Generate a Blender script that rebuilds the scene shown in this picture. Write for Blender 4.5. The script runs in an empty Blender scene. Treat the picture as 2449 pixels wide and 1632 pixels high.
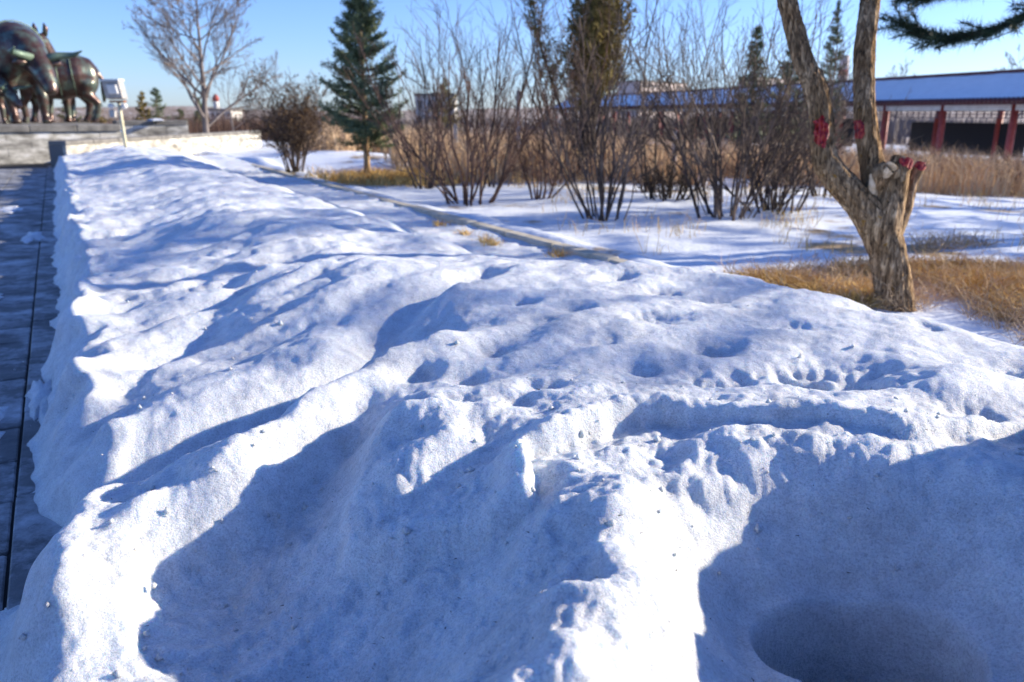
import bpy, math, random
import numpy as np
from mathutils import Vector, Matrix
R = math.radians
random.seed(7); rng = np.random.default_rng(11)
scene = bpy.context.scene
COL = scene.collection

# ------------------------------------------------------------------ camera, world, sun, exposure
CAM_H, PITCH, LENS = 1.5, 16.0, 28.0
FP = LENS / 36.0 * 2449.0
cam_d = bpy.data.cameras.new('camera'); cam = bpy.data.objects.new('camera', cam_d); COL.objects.link(cam)
cam.location = (0, 0, CAM_H); cam.rotation_euler = (R(90 - PITCH), 0, 0)
cam_d.lens = LENS; cam_d.sensor_width = 36; cam_d.clip_start = 0.02; cam_d.clip_end = 9000
cam_d.dof.use_dof = True; cam_d.dof.focus_distance = 2.35; cam_d.dof.aperture_fstop = 3.0
scene.camera = cam

SUN_AZ, SUN_EL = 74.0, 20.5                      # azimuth clockwise from +Y (the view direction)
world = bpy.data.worlds.new('World'); scene.world = world; world.use_nodes = True
wn = world.node_tree.nodes; wl = world.node_tree.links; wn.clear()
sky = wn.new('ShaderNodeTexSky'); sky.sky_type = 'NISHITA'; sky.sun_disc = False
sky.sun_elevation = R(SUN_EL); sky.sun_rotation = R(SUN_AZ)
sky.altitude = 600; sky.air_density = 1.0; sky.dust_density = 0.45; sky.ozone_density = 3.0
bg = wn.new('ShaderNodeBackground'); bg.inputs['Strength'].default_value = 0.110
tint = wn.new('ShaderNodeMix'); tint.data_type = 'RGBA'; tint.blend_type = 'MULTIPLY'; tint.inputs['Factor'].default_value = 1.0
tint.inputs['B'].default_value = (.64, .765, 1.16, 1)            # the cool white balance of clear winter air
wo = wn.new('ShaderNodeOutputWorld')
wl.new(sky.outputs[0], tint.inputs['A']); wl.new(tint.outputs['Result'], bg.inputs[0]); wl.new(bg.outputs[0], wo.inputs[0])
sun_d = bpy.data.lights.new('sun', 'SUN'); sun_d.energy = 5.0; sun_d.angle = R(0.6); sun_d.color = (1.0, 0.88, 0.70)
sun = bpy.data.objects.new('sun', sun_d); COL.objects.link(sun)
sun_v = Vector((math.sin(R(SUN_AZ)) * math.cos(R(SUN_EL)), math.cos(R(SUN_AZ)) * math.cos(R(SUN_EL)), math.sin(R(SUN_EL))))
sun.rotation_euler = sun_v.to_track_quat('Z', 'Y').to_euler(); sun.location = (20, 5, 20)
vs = scene.view_settings; vs.view_transform = 'Standard'; vs.look = 'None'; vs.gamma = 1.0; vs.use_curve_mapping = False
vs.exposure = 0.94
scene.cycles.use_denoising = True
scene.cycles.max_bounces = 8; scene.cycles.diffuse_bounces = 7; scene.cycles.transparent_max_bounces = 6
scene.cycles.sample_clamp_indirect = 8

# ------------------------------------------------------------------ helpers
CP, SP = math.cos(R(PITCH)), math.sin(R(PITCH))
def P(px, py, D):
    """point of the place seen at photo pixel (px, py), D metres ahead of the camera"""
    a = (px - 1224.5) / FP * D; b = (816 - py) / FP * D
    return Vector((a, D * CP + b * SP, CAM_H - D * SP + b * CP))
def G(px, py, z):
    """point of the place seen at pixel (px, py) at height z"""
    p = P(px, py, 1.0); k = (z - CAM_H) / (p.z - CAM_H)
    return np.array((p.x * k, p.y * k))
BA = R(29.0)                                     # heading of the snow bank and the paving beside it
BD = np.array((-math.sin(BA), math.cos(BA))); BN = np.array((math.cos(BA), math.sin(BA)))
def UV(x, y): return x * BD[0] + y * BD[1], x * BN[0] + y * BN[1]
def XY(u, v): return u * BD[0] + v * BN[0], u * BD[1] + v * BN[1]

def sst(a, b, x):
    t = np.clip((x - a) / (b - a), 0, 1); return t * t * (3 - 2 * t)
_perm = np.random.default_rng(3).permutation(4096); _ga = np.random.default_rng(4).uniform(0, 2 * np.pi, 4096)
_gx, _gy = np.cos(_ga), np.sin(_ga)
def perlin(x, y, seed=0):
    x = np.asarray(x, float) + seed * 17.31; y = np.asarray(y, float) - seed * 9.73
    xi = np.floor(x).astype(np.int64); yi = np.floor(y).astype(np.int64); fx = x - xi; fy = y - yi
    def g(ix, iy, dx, dy):
        h = _perm[(_perm[ix & 4095] + iy) & 4095]; return _gx[h] * dx + _gy[h] * dy
    u = fx * fx * fx * (fx * (fx * 6 - 15) + 10); v = fy * fy * fy * (fy * (fy * 6 - 15) + 10)
    a = g(xi, yi, fx, fy); b = g(xi + 1, yi, fx - 1, fy); c = g(xi, yi + 1, fx, fy - 1); d = g(xi + 1, yi + 1, fx - 1, fy - 1)
    return (a + u * (b - a)) + v * ((c + u * (d - c)) - (a + u * (b - a)))
def fbm(x, y, oct=4, seed=0, gain=0.5):
    s = 0; a = 1.0
    for i in range(oct):
        s = s + a * perlin(x * 2 ** i, y * 2 ** i, seed + i); a *= gain
    return s

def mesh_np(name, V, F, mat=None, parent=None, smooth=True, mats=None, midx=None):
    """V (n,3), F (m,k) arrays -> linked object"""
    me = bpy.data.meshes.new(name); V = np.asarray(V, np.float32); F = np.asarray(F, np.int32)
    m, k = F.shape
    me.vertices.add(len(V)); me.vertices.foreach_set('co', V.ravel())
    me.loops.add(m * k); me.loops.foreach_set('vertex_index', F.ravel())
    me.polygons.add(m); me.polygons.foreach_set('loop_start', np.arange(0, m * k, k, dtype=np.int32))
    me.polygons.foreach_set('loop_total', np.full(m, k, np.int32))
    me.polygons.foreach_set('use_smooth', np.full(m, smooth, bool))
    me.update(calc_edges=True); me.validate()
    if mat: me.materials.append(mat)
    o = bpy.data.objects.new(name, me); COL.objects.link(o)
    if parent: o.parent = parent
    return o
def tag(o, label, cat=None, group=None, kind=None):
    o['label'] = label
    if cat: o['category'] = cat
    if group: o['group'] = group
    if kind: o['kind'] = kind
    return o
def empty(name, loc=(0, 0, 0), rz=0.0, scale=1.0):
    o = bpy.data.objects.new(name, None); COL.objects.link(o); o.location = loc; o.rotation_euler = (0, 0, rz)
    o.scale = (scale,) * 3; o.empty_display_size = 0.1; return o
def copy_tree(o, parent=None):
    c = o.copy(); COL.objects.link(c); c.parent = parent
    for ch in o.children: copy_tree(ch, c)
    return c

class MB:
    """collects boxes, tubes and rings of quads for one mesh"""
    def __init__(s): s.V = []; s.F = []; s.n = 0
    def add(s, V, F):
        V = np.asarray(V, float).reshape(-1, 3); F = [tuple(i + s.n for i in f) for f in F]
        s.V.append(V); s.F += F; s.n += len(V); return s
    def box(s, c, size, rz=0.0, M=None, bev=0.0):
        hx, hy, hz = [q / 2 for q in size]; b = min(bev, hx * .8, hy * .8, hz * .8)
        if b <= 0:
            v = [(x, y, z) for z in (-hz, hz) for y in (-hy, hy) for x in (-hx, hx)]
            f = [(0, 2, 3, 1), (4, 5, 7, 6), (0, 1, 5, 4), (2, 6, 7, 3), (0, 4, 6, 2), (1, 3, 7, 5)]
        else:                                     # box with chamfered top and upright edges
            def ring(x, y, z, k): return [(-x + k, -y, z), (x - k, -y, z), (x, -y + k, z), (x, y - k, z), (x - k, y, z), (-x + k, y, z), (-x, y - k, z), (-x, -y + k, z)]
            v = ring(hx, hy, -hz, b) + ring(hx, hy, hz - b, b) + ring(hx - b, hy - b, hz, b)
            f = [tuple(range(7, -1, -1)), tuple(range(16, 24))]
            for k in range(2):
                for i in range(8):
                    j = (i + 1) % 8; f.append((k * 8 + i, k * 8 + j, k * 8 + 8 + j, k * 8 + 8 + i))
        v = np.array(v)
        if M is not None: v = v @ np.array(M.to_3x3()).T
        cz, sz = math.cos(rz), math.sin(rz)
        v = np.stack([v[:, 0] * cz - v[:, 1] * sz, v[:, 0] * sz + v[:, 1] * cz, v[:, 2]], 1) + np.array(c)
        return s.add(v, f)
    def tube(s, pts, rad, k=8, caps=True):
        pts = [Vector(p) for p in pts]
        if not hasattr(rad, '__len__'): rad = [rad] * len(pts)
        v = []; up = None
        for i, p in enumerate(pts):
            t = (pts[min(i + 1, len(pts) - 1)] - pts[max(i - 1, 0)]).normalized()
            if up is None: up = Vector((0, 0, 1)) if abs(t.z) < .9 else Vector((1, 0, 0))
            a = t.cross(up).normalized(); b = a.cross(t).normalized(); up = b
            for j in range(k):
                an = 2 * math.pi * j / k; v.append(p + (a * math.cos(an) + b * math.sin(an)) * rad[i])
        f = [(i * k + j, i * k + j + 0, i * k + (j + 1) % k, (i + 1) * k + (j + 1) % k, (i + 1) * k + j)[0:1] + (i * k + (j + 1) % k, (i + 1) * k + (j + 1) % k, (i + 1) * k + j) for i in range(len(pts) - 1) for j in range(k)]
        if caps: f += [tuple(range(k - 1, -1, -1)), tuple((len(pts) - 1) * k + j for j in range(k))]
        return s.add(np.array([tuple(q) for q in v]), f)
    def ell(s, c, r, M=None, nu=14, nv=9):
        v = []; 
        for i in range(nv + 1):
            th = math.pi * i / nv
            for j in range(nu):
                ph = 2 * math.pi * j / nu; v.append((r[0] * math.sin(th) * math.cos(ph), r[1] * math.sin(th) * math.sin(ph), r[2] * math.cos(th)))
        v = np.array(v)
        if M is not None: v = v @ np.array(M.to_3x3()).T
        f = [(i * nu + j, (i + 1) * nu + j, (i + 1) * nu + (j + 1) % nu, i * nu + (j + 1) % nu) for i in range(nv) for j in range(nu)]
        return s.add(v + np.array(c), f)
    def build(s, name, mat, parent=None, smooth=False):
        me = bpy.data.meshes.new(name); me.from_pydata([tuple(q) for q in np.concatenate(s.V)], [], s.F); me.validate()
        if smooth: me.polygons.foreach_set('use_smooth', [True] * len(me.polygons))
        me.materials.append(mat); me.update()
        o = bpy.data.objects.new(name, me); COL.objects.link(o)
        if parent: o.parent = parent
        return o

def prisms(segs, k=4):
    """segs: list of (p0, p1, r0, r1) -> V, F arrays of k-sided tapered prisms"""
    A = np.array([s[0] for s in segs], float); B = np.array([s[1] for s in segs], float)
    r0 = np.array([s[2] for s in segs], float); r1 = np.array([s[3] for s in segs], float)
    t = B - A; t /= np.maximum(np.linalg.norm(t, axis=1, keepdims=True), 1e-9)
    ref = np.where(np.abs(t[:, 2:3]) < .9, np.array([[0, 0, 1.]]), np.array([[1., 0, 0]]))
    a = np.cross(t, ref); a /= np.linalg.norm(a, axis=1, keepdims=True); b = np.cross(a, t)
    n = len(A); V = np.zeros((n, 2 * k, 3)); F = np.zeros((n, k, 4), np.int64); base = (np.arange(n) * 2 * k)[:, None]
    for j in range(k):
        an = 2 * np.pi * j / k; d = a * math.cos(an) + b * math.sin(an)
        V[:, j] = A + d * r0[:, None]; V[:, k + j] = B + d * r1[:, None]
        F[:, j] = base + np.array([[j, (j + 1) % k, k + (j + 1) % k, k + j]])
    return V.reshape(-1, 3), F.reshape(-1, 4)
def blades(base, dirs, length, width, bend=None):
    """thin pointed blades: base (n,3), dirs (n,3) -> V, F triangles"""
    n = len(base); d = dirs / np.linalg.norm(dirs, axis=1, keepdims=True)
    rv = rng.normal(size=(n, 3)); w = np.cross(d, rv); w /= np.linalg.norm(w, axis=1, keepdims=True)
    length = np.asarray(length).reshape(-1, 1); width = np.asarray(width).reshape(-1, 1)
    tip = base + d * length
    if bend is None:
        V = np.stack([base - w * width / 2, base + w * width / 2, tip], 1).reshape(-1, 3)
        F = np.arange(3 * n).reshape(n, 3); return V, F
    mid = base + d * length * .55; tip = tip + bend
    V = np.stack([base - w * width / 2, base + w * width / 2, mid - w * width * .4, mid + w * width * .4, tip], 1).reshape(-1, 3)
    o = (np.arange(n) * 5)[:, None]
    F = np.concatenate([o + np.array([[0, 1, 3]]), o + np.array([[0, 3, 2]]), o + np.array([[2, 3, 4]])])
    return V, F

# ------------------------------------------------------------------ materials
def mat(name, base, rough=0.8, spec=0.3, metal=0.0):
    m = bpy.data.materials.new(name); m.use_nodes = True; nt = m.node_tree; b = nt.nodes['Principled BSDF']
    b.inputs['Base Color'].default_value = (*base, 1); b.inputs['Roughness'].default_value = rough
    b.inputs['Specular IOR Level'].default_value = spec; b.inputs['Metallic'].default_value = metal
    return m
def N(m, typ, **kw):
    n = m.node_tree.nodes.new(typ)
    for k, v in kw.items():
        if k in n.inputs: n.inputs[k].default_value = v
        else: setattr(n, k, v)
    return n
def L(m, a, b): m.node_tree.links.new(a, b)
def bsdf(m): return m.node_tree.nodes['Principled BSDF']
def ramp(m, src, stops):
    r = N(m, 'ShaderNodeValToRGB'); e = r.color_ramp.elements
    while len(e) < len(stops): e.new(0.5)
    for q, (p, c) in zip(e, stops): q.position = p; q.color = (*c, 1) if len(c) == 3 else c
    L(m, src, r.inputs[0]); return r
def coords(m, sc=(1, 1, 1), space='Object'):
    t = N(m, 'ShaderNodeTexCoord'); mp = N(m, 'ShaderNodeMapping'); mp.inputs['Scale'].default_value = sc
    g = N(m, 'ShaderNodeNewGeometry') if space == 'World' else None
    L(m, g.outputs['Position'] if g else t.outputs[space], mp.inputs[0]); return mp.outputs[0]
def noise_mat(name, stops, scale=4, detail=6, rough=0.85, spec=0.2, bump=0.0, bscale=40, sc=(1, 1, 1), metal=0.0, bdist=0.01):
    m = mat(name, stops[0][1], rough, spec, metal); c = coords(m, sc, 'World')
    n = N(m, 'ShaderNodeTexNoise', Scale=scale, Detail=detail, Roughness=.6); L(m, c, n.inputs['Vector'])
    r = ramp(m, n.outputs['Fac'], stops); L(m, r.outputs[0], bsdf(m).inputs['Base Color'])
    if bump:
        n2 = N(m, 'ShaderNodeTexNoise', Scale=bscale, Detail=5, Roughness=.6); L(m, c, n2.inputs['Vector'])
        b = N(m, 'ShaderNodeBump', Strength=bump, Distance=bdist); L(m, n2.outputs['Fac'], b.inputs['Height']); L(m, b.outputs[0], bsdf(m).inputs['Normal'])
    return m

def snow_mat(name, fine=True, dirt=0.40):
    m = mat(name, (.86, .9, .95), .55, .35); b = bsdf(m); c = coords(m)
    n = N(m, 'ShaderNodeTexNoise', Scale=2.6, Detail=12, Roughness=.74); L(m, c, n.inputs['Vector'])
    r = ramp(m, n.outputs['Fac'], [(.40, (0, 0, 0)), (.72, (dirt,) * 3)])
    ng = N(m, 'ShaderNodeTexNoise', Scale=15, Detail=8, Roughness=.8); L(m, c, ng.inputs['Vector'])
    rg_ = ramp(m, ng.outputs['Fac'], [(.42, (0, 0, 0)), (.66, (dirt * .8,) * 3)])
    ad = N(m, 'ShaderNodeMath', operation='ADD', use_clamp=True); L(m, r.outputs[0], ad.inputs[0]); L(m, rg_.outputs[0], ad.inputs[1])
    mx = N(m, 'ShaderNodeMix', data_type='RGBA'); L(m, ad.outputs[0], mx.inputs['Factor'])
    mx.inputs['A'].default_value = (.88, .94, .99, 1); mx.inputs['B'].default_value = (.34, .35, .38, 1)
    # scattered specks of grit
    v = N(m, 'ShaderNodeTexVoronoi', Scale=55); L(m, c, v.inputs['Vector'])
    r2 = ramp(m, v.outputs['Distance'], [(.06, (1, 1, 1)), (.10, (0, 0, 0))])
    n3 = N(m, 'ShaderNodeTexNoise', Scale=14, Detail=3); L(m, c, n3.inputs['Vector'])
    r3 = ramp(m, n3.outputs['Fac'], [(.58, (0, 0, 0)), (.68, (.8,) * 3)])
    mu = N(m, 'ShaderNodeMath', operation='MULTIPLY'); L(m, r2.outputs[0], mu.inputs[0]); L(m, r3.outputs[0], mu.inputs[1])
    mx2 = N(m, 'ShaderNodeMix', data_type='RGBA'); L(m, mu.outputs[0], mx2.inputs['Factor']); L(m, mx.outputs['Result'], mx2.inputs['A'])
    mx2.inputs['B'].default_value = (.10, .09, .085, 1)
    gn = N(m, 'ShaderNodeTexNoise', Scale=150, Detail=3, Roughness=.75); L(m, c, gn.inputs['Vector']); gr_ = ramp(m, gn.outputs['Fac'], [(.34, (.70, .71, .73)), (.54, (1, 1, 1))])
    mx4 = N(m, 'ShaderNodeMix', data_type='RGBA', blend_type='MULTIPLY', Factor=1.0); L(m, mx2.outputs['Result'], mx4.inputs['A']); L(m, gr_.outputs[0], mx4.inputs['B'])
    L(m, mx4.outputs['Result'], b.inputs['Base Color'])
    if fine:
        b.inputs['Subsurface Weight'].default_value = .6; b.inputs['Subsurface Radius'].default_value = (.55, .75, 1.0)
        b.inputs['Subsurface Scale'].default_value = .04
        n1 = N(m, 'ShaderNodeTexNoise', Scale=26, Detail=6, Roughness=.7); L(m, c, n1.inputs['Vector'])
        n2 = N(m, 'ShaderNodeTexNoise', Scale=190, Detail=3, Roughness=.7); L(m, c, n2.inputs['Vector'])
        b1 = N(m, 'ShaderNodeBump', Strength=.9, Distance=.022); L(m, n1.outputs['Fac'], b1.inputs['Height'])
        b2 = N(m, 'ShaderNodeBump', Strength=1.0, Distance=.007); L(m, n2.outputs['Fac'], b2.inputs['Height'])
        L(m, b1.outputs[0], b2.inputs['Normal']); L(m, b2.outputs[0], b.inputs['Normal'])
        # loose ice grains: some facets smooth, most rough
        v2 = N(m, 'ShaderNodeTexVoronoi', Scale=420); L(m, c, v2.inputs['Vector'])
        r4 = ramp(m, v2.outputs['Color'], [(.0, (.22,) * 3), (.35, (.6,) * 3)]); L(m, r4.outputs[0], b.inputs['Roughness'])
    return m
M = {}
M['snow'] = snow_mat('old_snow'); M['snow2'] = snow_mat('field_snow', False, .2)
M['slate'] = noise_mat('dark_paving_slate', [(.3, (.07, .072, .076)), (.55, (.15, .152, .155)), (.75, (.26, .265, .27))], 5, 8, .65, .4, .5, 30)
_m = M['slate']; _b = bsdf(_m); _o = _b.inputs['Base Color'].links[0].from_socket; _c = coords(_m, (1, 1, 1), 'World')
_n = N(_m, 'ShaderNodeTexNoise', Scale=2.4, Detail=10, Roughness=.72); L(_m, _c, _n.inputs['Vector']); _r = ramp(_m, _n.outputs['Fac'], [(.45, (0, 0, 0)), (.64, (.8,) * 3)])
_x = N(_m, 'ShaderNodeMix', data_type='RGBA'); L(_m, _r.outputs[0], _x.inputs['Factor']); L(_m, _o, _x.inputs['A']); _x.inputs['B'].default_value = (.6, .62, .65, 1); L(_m, _x.outputs['Result'], _b.inputs['Base Color'])
M['soil'] = noise_mat('damp_dark_soil', [(.35, (.03, .028, .026)), (.65, (.11, .095, .08))], 12, 6, .9, .2, .6, 40)
M['joint'] = mat('paving_bed', (.03, .03, .03))
M['kerb'] = noise_mat('cream_painted_kerb', [(.35, (.42, .38, .29)), (.6, (.56, .52, .42))], 6, 6, .8, .2, .3, 50)
M['wall'] = noise_mat('limestone_with_white_efflorescence', [(.34, (.2, .19, .17)), (.46, (.38, .365, .32)), (.56, (.6, .58, .52)), (.66, (.78, .78, .76))], 1.7, 9, .85, .2, .6, 22, (1, 1, 2.6))
M['coping'] = noise_mat('grey_stone_coping', [(.35, (.13, .125, .115)), (.65, (.27, .26, .24))], 3, 8, .85, .2, .4, 20)
M['mortar'] = mat('mortar', (.16, .155, .15))
M['bronze'] = noise_mat('weathered_bronze', [(.34, (.05, .03, .028)), (.47, (.10, .055, .045)), (.54, (.10, .10, .08)), (.68, (.17, .23, .18))], 2.6, 7, .34, .6, .3, 9, metal=.5)
M['patina'] = noise_mat('green_patina', [(.35, (.10, .16, .12)), (.65, (.2, .27, .2))], 6, 6, .5, .5, metal=.4)
M['bark_dark'] = noise_mat('dark_bark', [(.35, (.03, .024, .02)), (.65, (.09, .07, .055))], 30, 4, .9, .1)
M['twig'] = noise_mat('grey_brown_twigs', [(.3, (.035, .026, .022)), (.52, (.105, .076, .06)), (.75, (.28, .215, .17))], 1.6, 4, .8, .2)
M['twig_red'] = noise_mat('red_brown_twigs', [(.3, (.034, .022, .018)), (.52, (.12, .07, .052)), (.75, (.28, .18, .13))], 1.6, 4, .8, .2)
M['twig_pale'] = noise_mat('pale_tree_twigs', [(.3, (.13, .11, .1)), (.7, (.26, .22, .2))], 1.2, 4, .8, .2)
M['leaf_dry'] = noise_mat('dry_brown_leaves', [(.35, (.07, .04, .018)), (.65, (.2, .115, .045))], 7, 3, .8, .2)
M['spruce'] = noise_mat('spruce_needles', [(.3, (.05, .072, .036)), (.5, (.125, .165, .08)), (.72, (.25, .29, .15))], 5, 4, .6, .3)
M['juniper'] = noise_mat('golden_juniper_sprays', [(.3, (.05, .045, .016)), (.5, (.18, .14, .04)), (.72, (.36, .27, .075))], 3.2, 4, .7, .2)
M['pine'] = noise_mat('pine_needles', [(.35, (.012, .03, .018)), (.65, (.04, .075, .035))], 8, 3, .6, .3)
M['straw'] = noise_mat('dry_straw', [(.3, (.36, .21, .06)), (.5, (.66, .44, .15)), (.72, (.80, .60, .27))], 2.5, 5, .8, .2)
M['straw_pale'] = noise_mat('pale_dead_grass', [(.3, (.38, .26, .15)), (.55, (.62, .45, .28)), (.75, (.74, .58, .39))], 1.2, 5, .85, .15)
M['red'] = noise_mat('red_column_paint', [(.35, (.30, .055, .045)), (.65, (.42, .09, .07))], 5, 5, .55, .3)
M['maroon'] = noise_mat('dark_red_roof_tile', [(.35, (.08, .03, .03)), (.65, (.15, .05, .05))], 9, 4, .6, .3)
M['white'] = noise_mat('white_paint', [(.35, (.62, .62, .62)), (.65, (.8, .8, .8))], 3, 4, .6, .3)
M['dark_panel'] = mat('dark_panel', (.018, .016, .018), .7)
M['lattice'] = mat('lattice_wood', (.10, .07, .08), .7)
M['lampgrey'] = noise_mat('grey_lamp_metal', [(.35, (.30, .29, .28)), (.65, (.45, .44, .42))], 9, 4, .45, .4, metal=.3)
M['lampwhite'] = mat('pale_lamp_cover', (.66, .65, .62), .5)
M['rust'] = noise_mat('rusty_bracket', [(.35, (.16, .05, .018)), (.65, (.34, .12, .03))], 20, 4, .8)
M['pole'] = noise_mat('cream_pole_paint', [(.35, (.55, .5, .32)), (.65, (.68, .63, .45))], 8, 4, .6)
M['post'] = noise_mat('pale_concrete_post', [(.35, (.3, .3, .32)), (.65, (.45, .45, .47))], 8, 4, .8)
M['wire'] = mat('steel_wire', (.12, .12, .12), .5, metal=.6)
M['redpaint'] = noise_mat('red_wound_sealant', [(.35, (.08, .004, .006)), (.5, (.32, .012, .014)), (.65, (.45, .09, .04))], 30, 4, .45, .4)
M['cutwood'] = noise_mat('weathered_cut_wood', [(.35, (.42, .3, .18)), (.65, (.66, .52, .36))], 25, 4, .8)
M['cream'] = mat('cream_render', (.62, .60, .56), .8); M['pinkwall'] = mat('pink_render', (.62, .53, .5), .8)
M['glass'] = mat('dark_window', (.05, .06, .08), .2, .6)
M['rock'] = noise_mat('dark_rock', [(.35, (.05, .05, .05)), (.65, (.13, .125, .12))], 6, 6, .9, .2, .5, 20)
def bark_mat():
    m = mat('furrowed_bark', (.2, .15, .1), .9, .1); c = coords(m, (1, 1, .16))
    n = N(m, 'ShaderNodeTexNoise', Scale=46, Detail=8, Roughness=.65, Distortion=.6); L(m, c, n.inputs['Vector'])
    r = ramp(m, n.outputs['Fac'], [(.36, (.085, .058, .04)), (.5, (.40, .27, .155)), (.64, (.72, .53, .33))])
    n2 = N(m, 'ShaderNodeTexNoise', Scale=3.5, Detail=4); L(m, coords(m), n2.inputs['Vector'])
    r2 = ramp(m, n2.outputs['Fac'], [(.42, (1, 1, 1)), (.62, (.84, .76, .66))])
    mx = N(m, 'ShaderNodeMix', data_type='RGBA', blend_type='MULTIPLY', Factor=1.0); L(m, r.outputs[0], mx.inputs['A']); L(m, r2.outputs[0], mx.inputs['B'])
    v = N(m, 'ShaderNodeTexNoise', Scale=16, Detail=5); L(m, coords(m), v.inputs['Vector'])
    r3 = ramp(m, v.outputs['Fac'], [(.66, (0, 0, 0)), (.72, (.8,) * 3)])
    mx2 = N(m, 'ShaderNodeMix', data_type='RGBA'); L(m, r3.outputs[0], mx2.inputs['Factor']); L(m, mx.outputs['Result'], mx2.inputs['A']); mx2.inputs['B'].default_value = (.42, .22, .04, 1)
    L(m, mx2.outputs['Result'], bsdf(m).inputs['Base Color'])
    vo = N(m, 'ShaderNodeTexVoronoi', feature='DISTANCE_TO_EDGE', Scale=17); ds = N(m, 'ShaderNodeVectorMath', operation='MULTIPLY_ADD'); L(m, n.outputs['Color'], ds.inputs[0]); ds.inputs[1].default_value = (.09, .09, .09); L(m, c, ds.inputs[2]); L(m, ds.outputs[0], vo.inputs['Vector'])
    rv = ramp(m, vo.outputs['Distance'], [(.0, (.14, .13, .12)), (.16, (1, 1, 1))]); mx3 = N(m, 'ShaderNodeMix', data_type='RGBA', blend_type='MULTIPLY', Factor=.3); L(m, mx2.outputs['Result'], mx3.inputs['A']); L(m, rv.outputs[0], mx3.inputs['B']); L(m, mx3.outputs['Result'], bsdf(m).inputs['Base Color'])
    hm = N(m, 'ShaderNodeMath', operation='MULTIPLY'); L(m, rv.outputs[0], hm.inputs[0]); L(m, n.outputs['Fac'], hm.inputs[1])
    b = N(m, 'ShaderNodeBump', Strength=1.0, Distance=.02); L(m, hm.outputs[0], b.inputs['Height']); L(m, b.outputs[0], bsdf(m).inputs['Normal'])
    return m
M['bark'] = bark_mat()
def ground_mat():
    """snow lying thin over dead grass: bare patches where it has melted"""
    m = snow_mat('thin_snow_over_dead_grass', False, .15); b = bsdf(m); old = b.inputs['Base Color'].links[0].from_socket; c = coords(m)
    n = N(m, 'ShaderNodeTexNoise', Scale=.35, Detail=9, Roughness=.66); L(m, c, n.inputs['Vector'])
    r = ramp(m, n.outputs['Fac'], [(.565, (0, 0, 0)), (.62, (1, 1, 1))])
    n2 = N(m, 'ShaderNodeTexNoise', Scale=20, Detail=6); L(m, c, n2.inputs['Vector'])
    r2 = ramp(m, n2.outputs['Fac'], [(.35, (.2, .13, .055)), (.65, (.45, .32, .15))])
    mx = N(m, 'ShaderNodeMix', data_type='RGBA'); L(m, r.outputs[0], mx.inputs['Factor']); L(m, old, mx.inputs['A']); L(m, r2.outputs[0], mx.inputs['B'])
    L(m, mx.outputs['Result'], b.inputs['Base Color'])
    bp = N(m, 'ShaderNodeBump', Strength=.4, Distance=.03); L(m, n2.outputs['Fac'], bp.inputs['Height']); L(m, bp.outputs[0], b.inputs['Normal'])
    return m
M['ground'] = ground_mat()
def far_mat():
    m = noise_mat('far_winter_plain', [(.4, (.24, .19, .15)), (.55, (.34, .28, .23)), (.68, (.75, .76, .78))], .03, 8, .9, .1); return m
M['far'] = far_mat()

# ------------------------------------------------------------------ snow bank
def seg_dist(x, y, pts):
    """distance to polyline, arclength fraction, signed side (+ = left of travel)"""
    best = np.full(x.shape, 1e9); tt = np.zeros(x.shape); side = np.zeros(x.shape)
    Ls = [math.dist(pts[i], pts[i + 1]) for i in range(len(pts) - 1)]; tot = sum(Ls); acc = 0
    for i in range(len(pts) - 1):
        ax, ay = pts[i]; bx, by = pts[i + 1]; dx, dy = bx - ax, by - ay; l2 = dx * dx + dy * dy
        t = np.clip(((x - ax) * dx + (y - ay) * dy) / l2, 0, 1); qx = x - ax - t * dx; qy = y - ay - t * dy
        d = np.hypot(qx, qy); k = d < best
        best = np.where(k, d, best); tt = np.where(k, (acc + t * Ls[i]) / tot, tt); side = np.where(k, np.sign(dx * qy - dy * qx), side); acc += Ls[i]
    return best, tt, side
def inside(x, y, poly):
    c = np.zeros(x.shape, bool)
    for i in range(len(poly)):
        ax, ay = poly[i - 1]; bx, by = poly[i]
        if ay != by: c ^= ((ay > y) != (by > y)) & (x < (bx - ax) * (y - ay) / (by - ay) + ax)
    return c
def smooth_pl(pts, m=7):
    p = np.array([pts[0]] + list(pts) + [pts[-1]], float); out = []
    for i in range(1, len(p) - 2):
        for t in np.linspace(0, 1, m, endpoint=False):
            a, b, c, d = p[i - 1], p[i], p[i + 1], p[i + 2]; out.append(tuple(.5 * (2 * b + (c - a) * t + (2 * a - 5 * b + 4 * c - d) * t * t + (3 * b - a - 3 * c + d) * t ** 3)))
    return out + [tuple(pts[-1])]
def PL(pts, z): return [tuple(G(a, b, z)) for a, b in pts]

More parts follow.
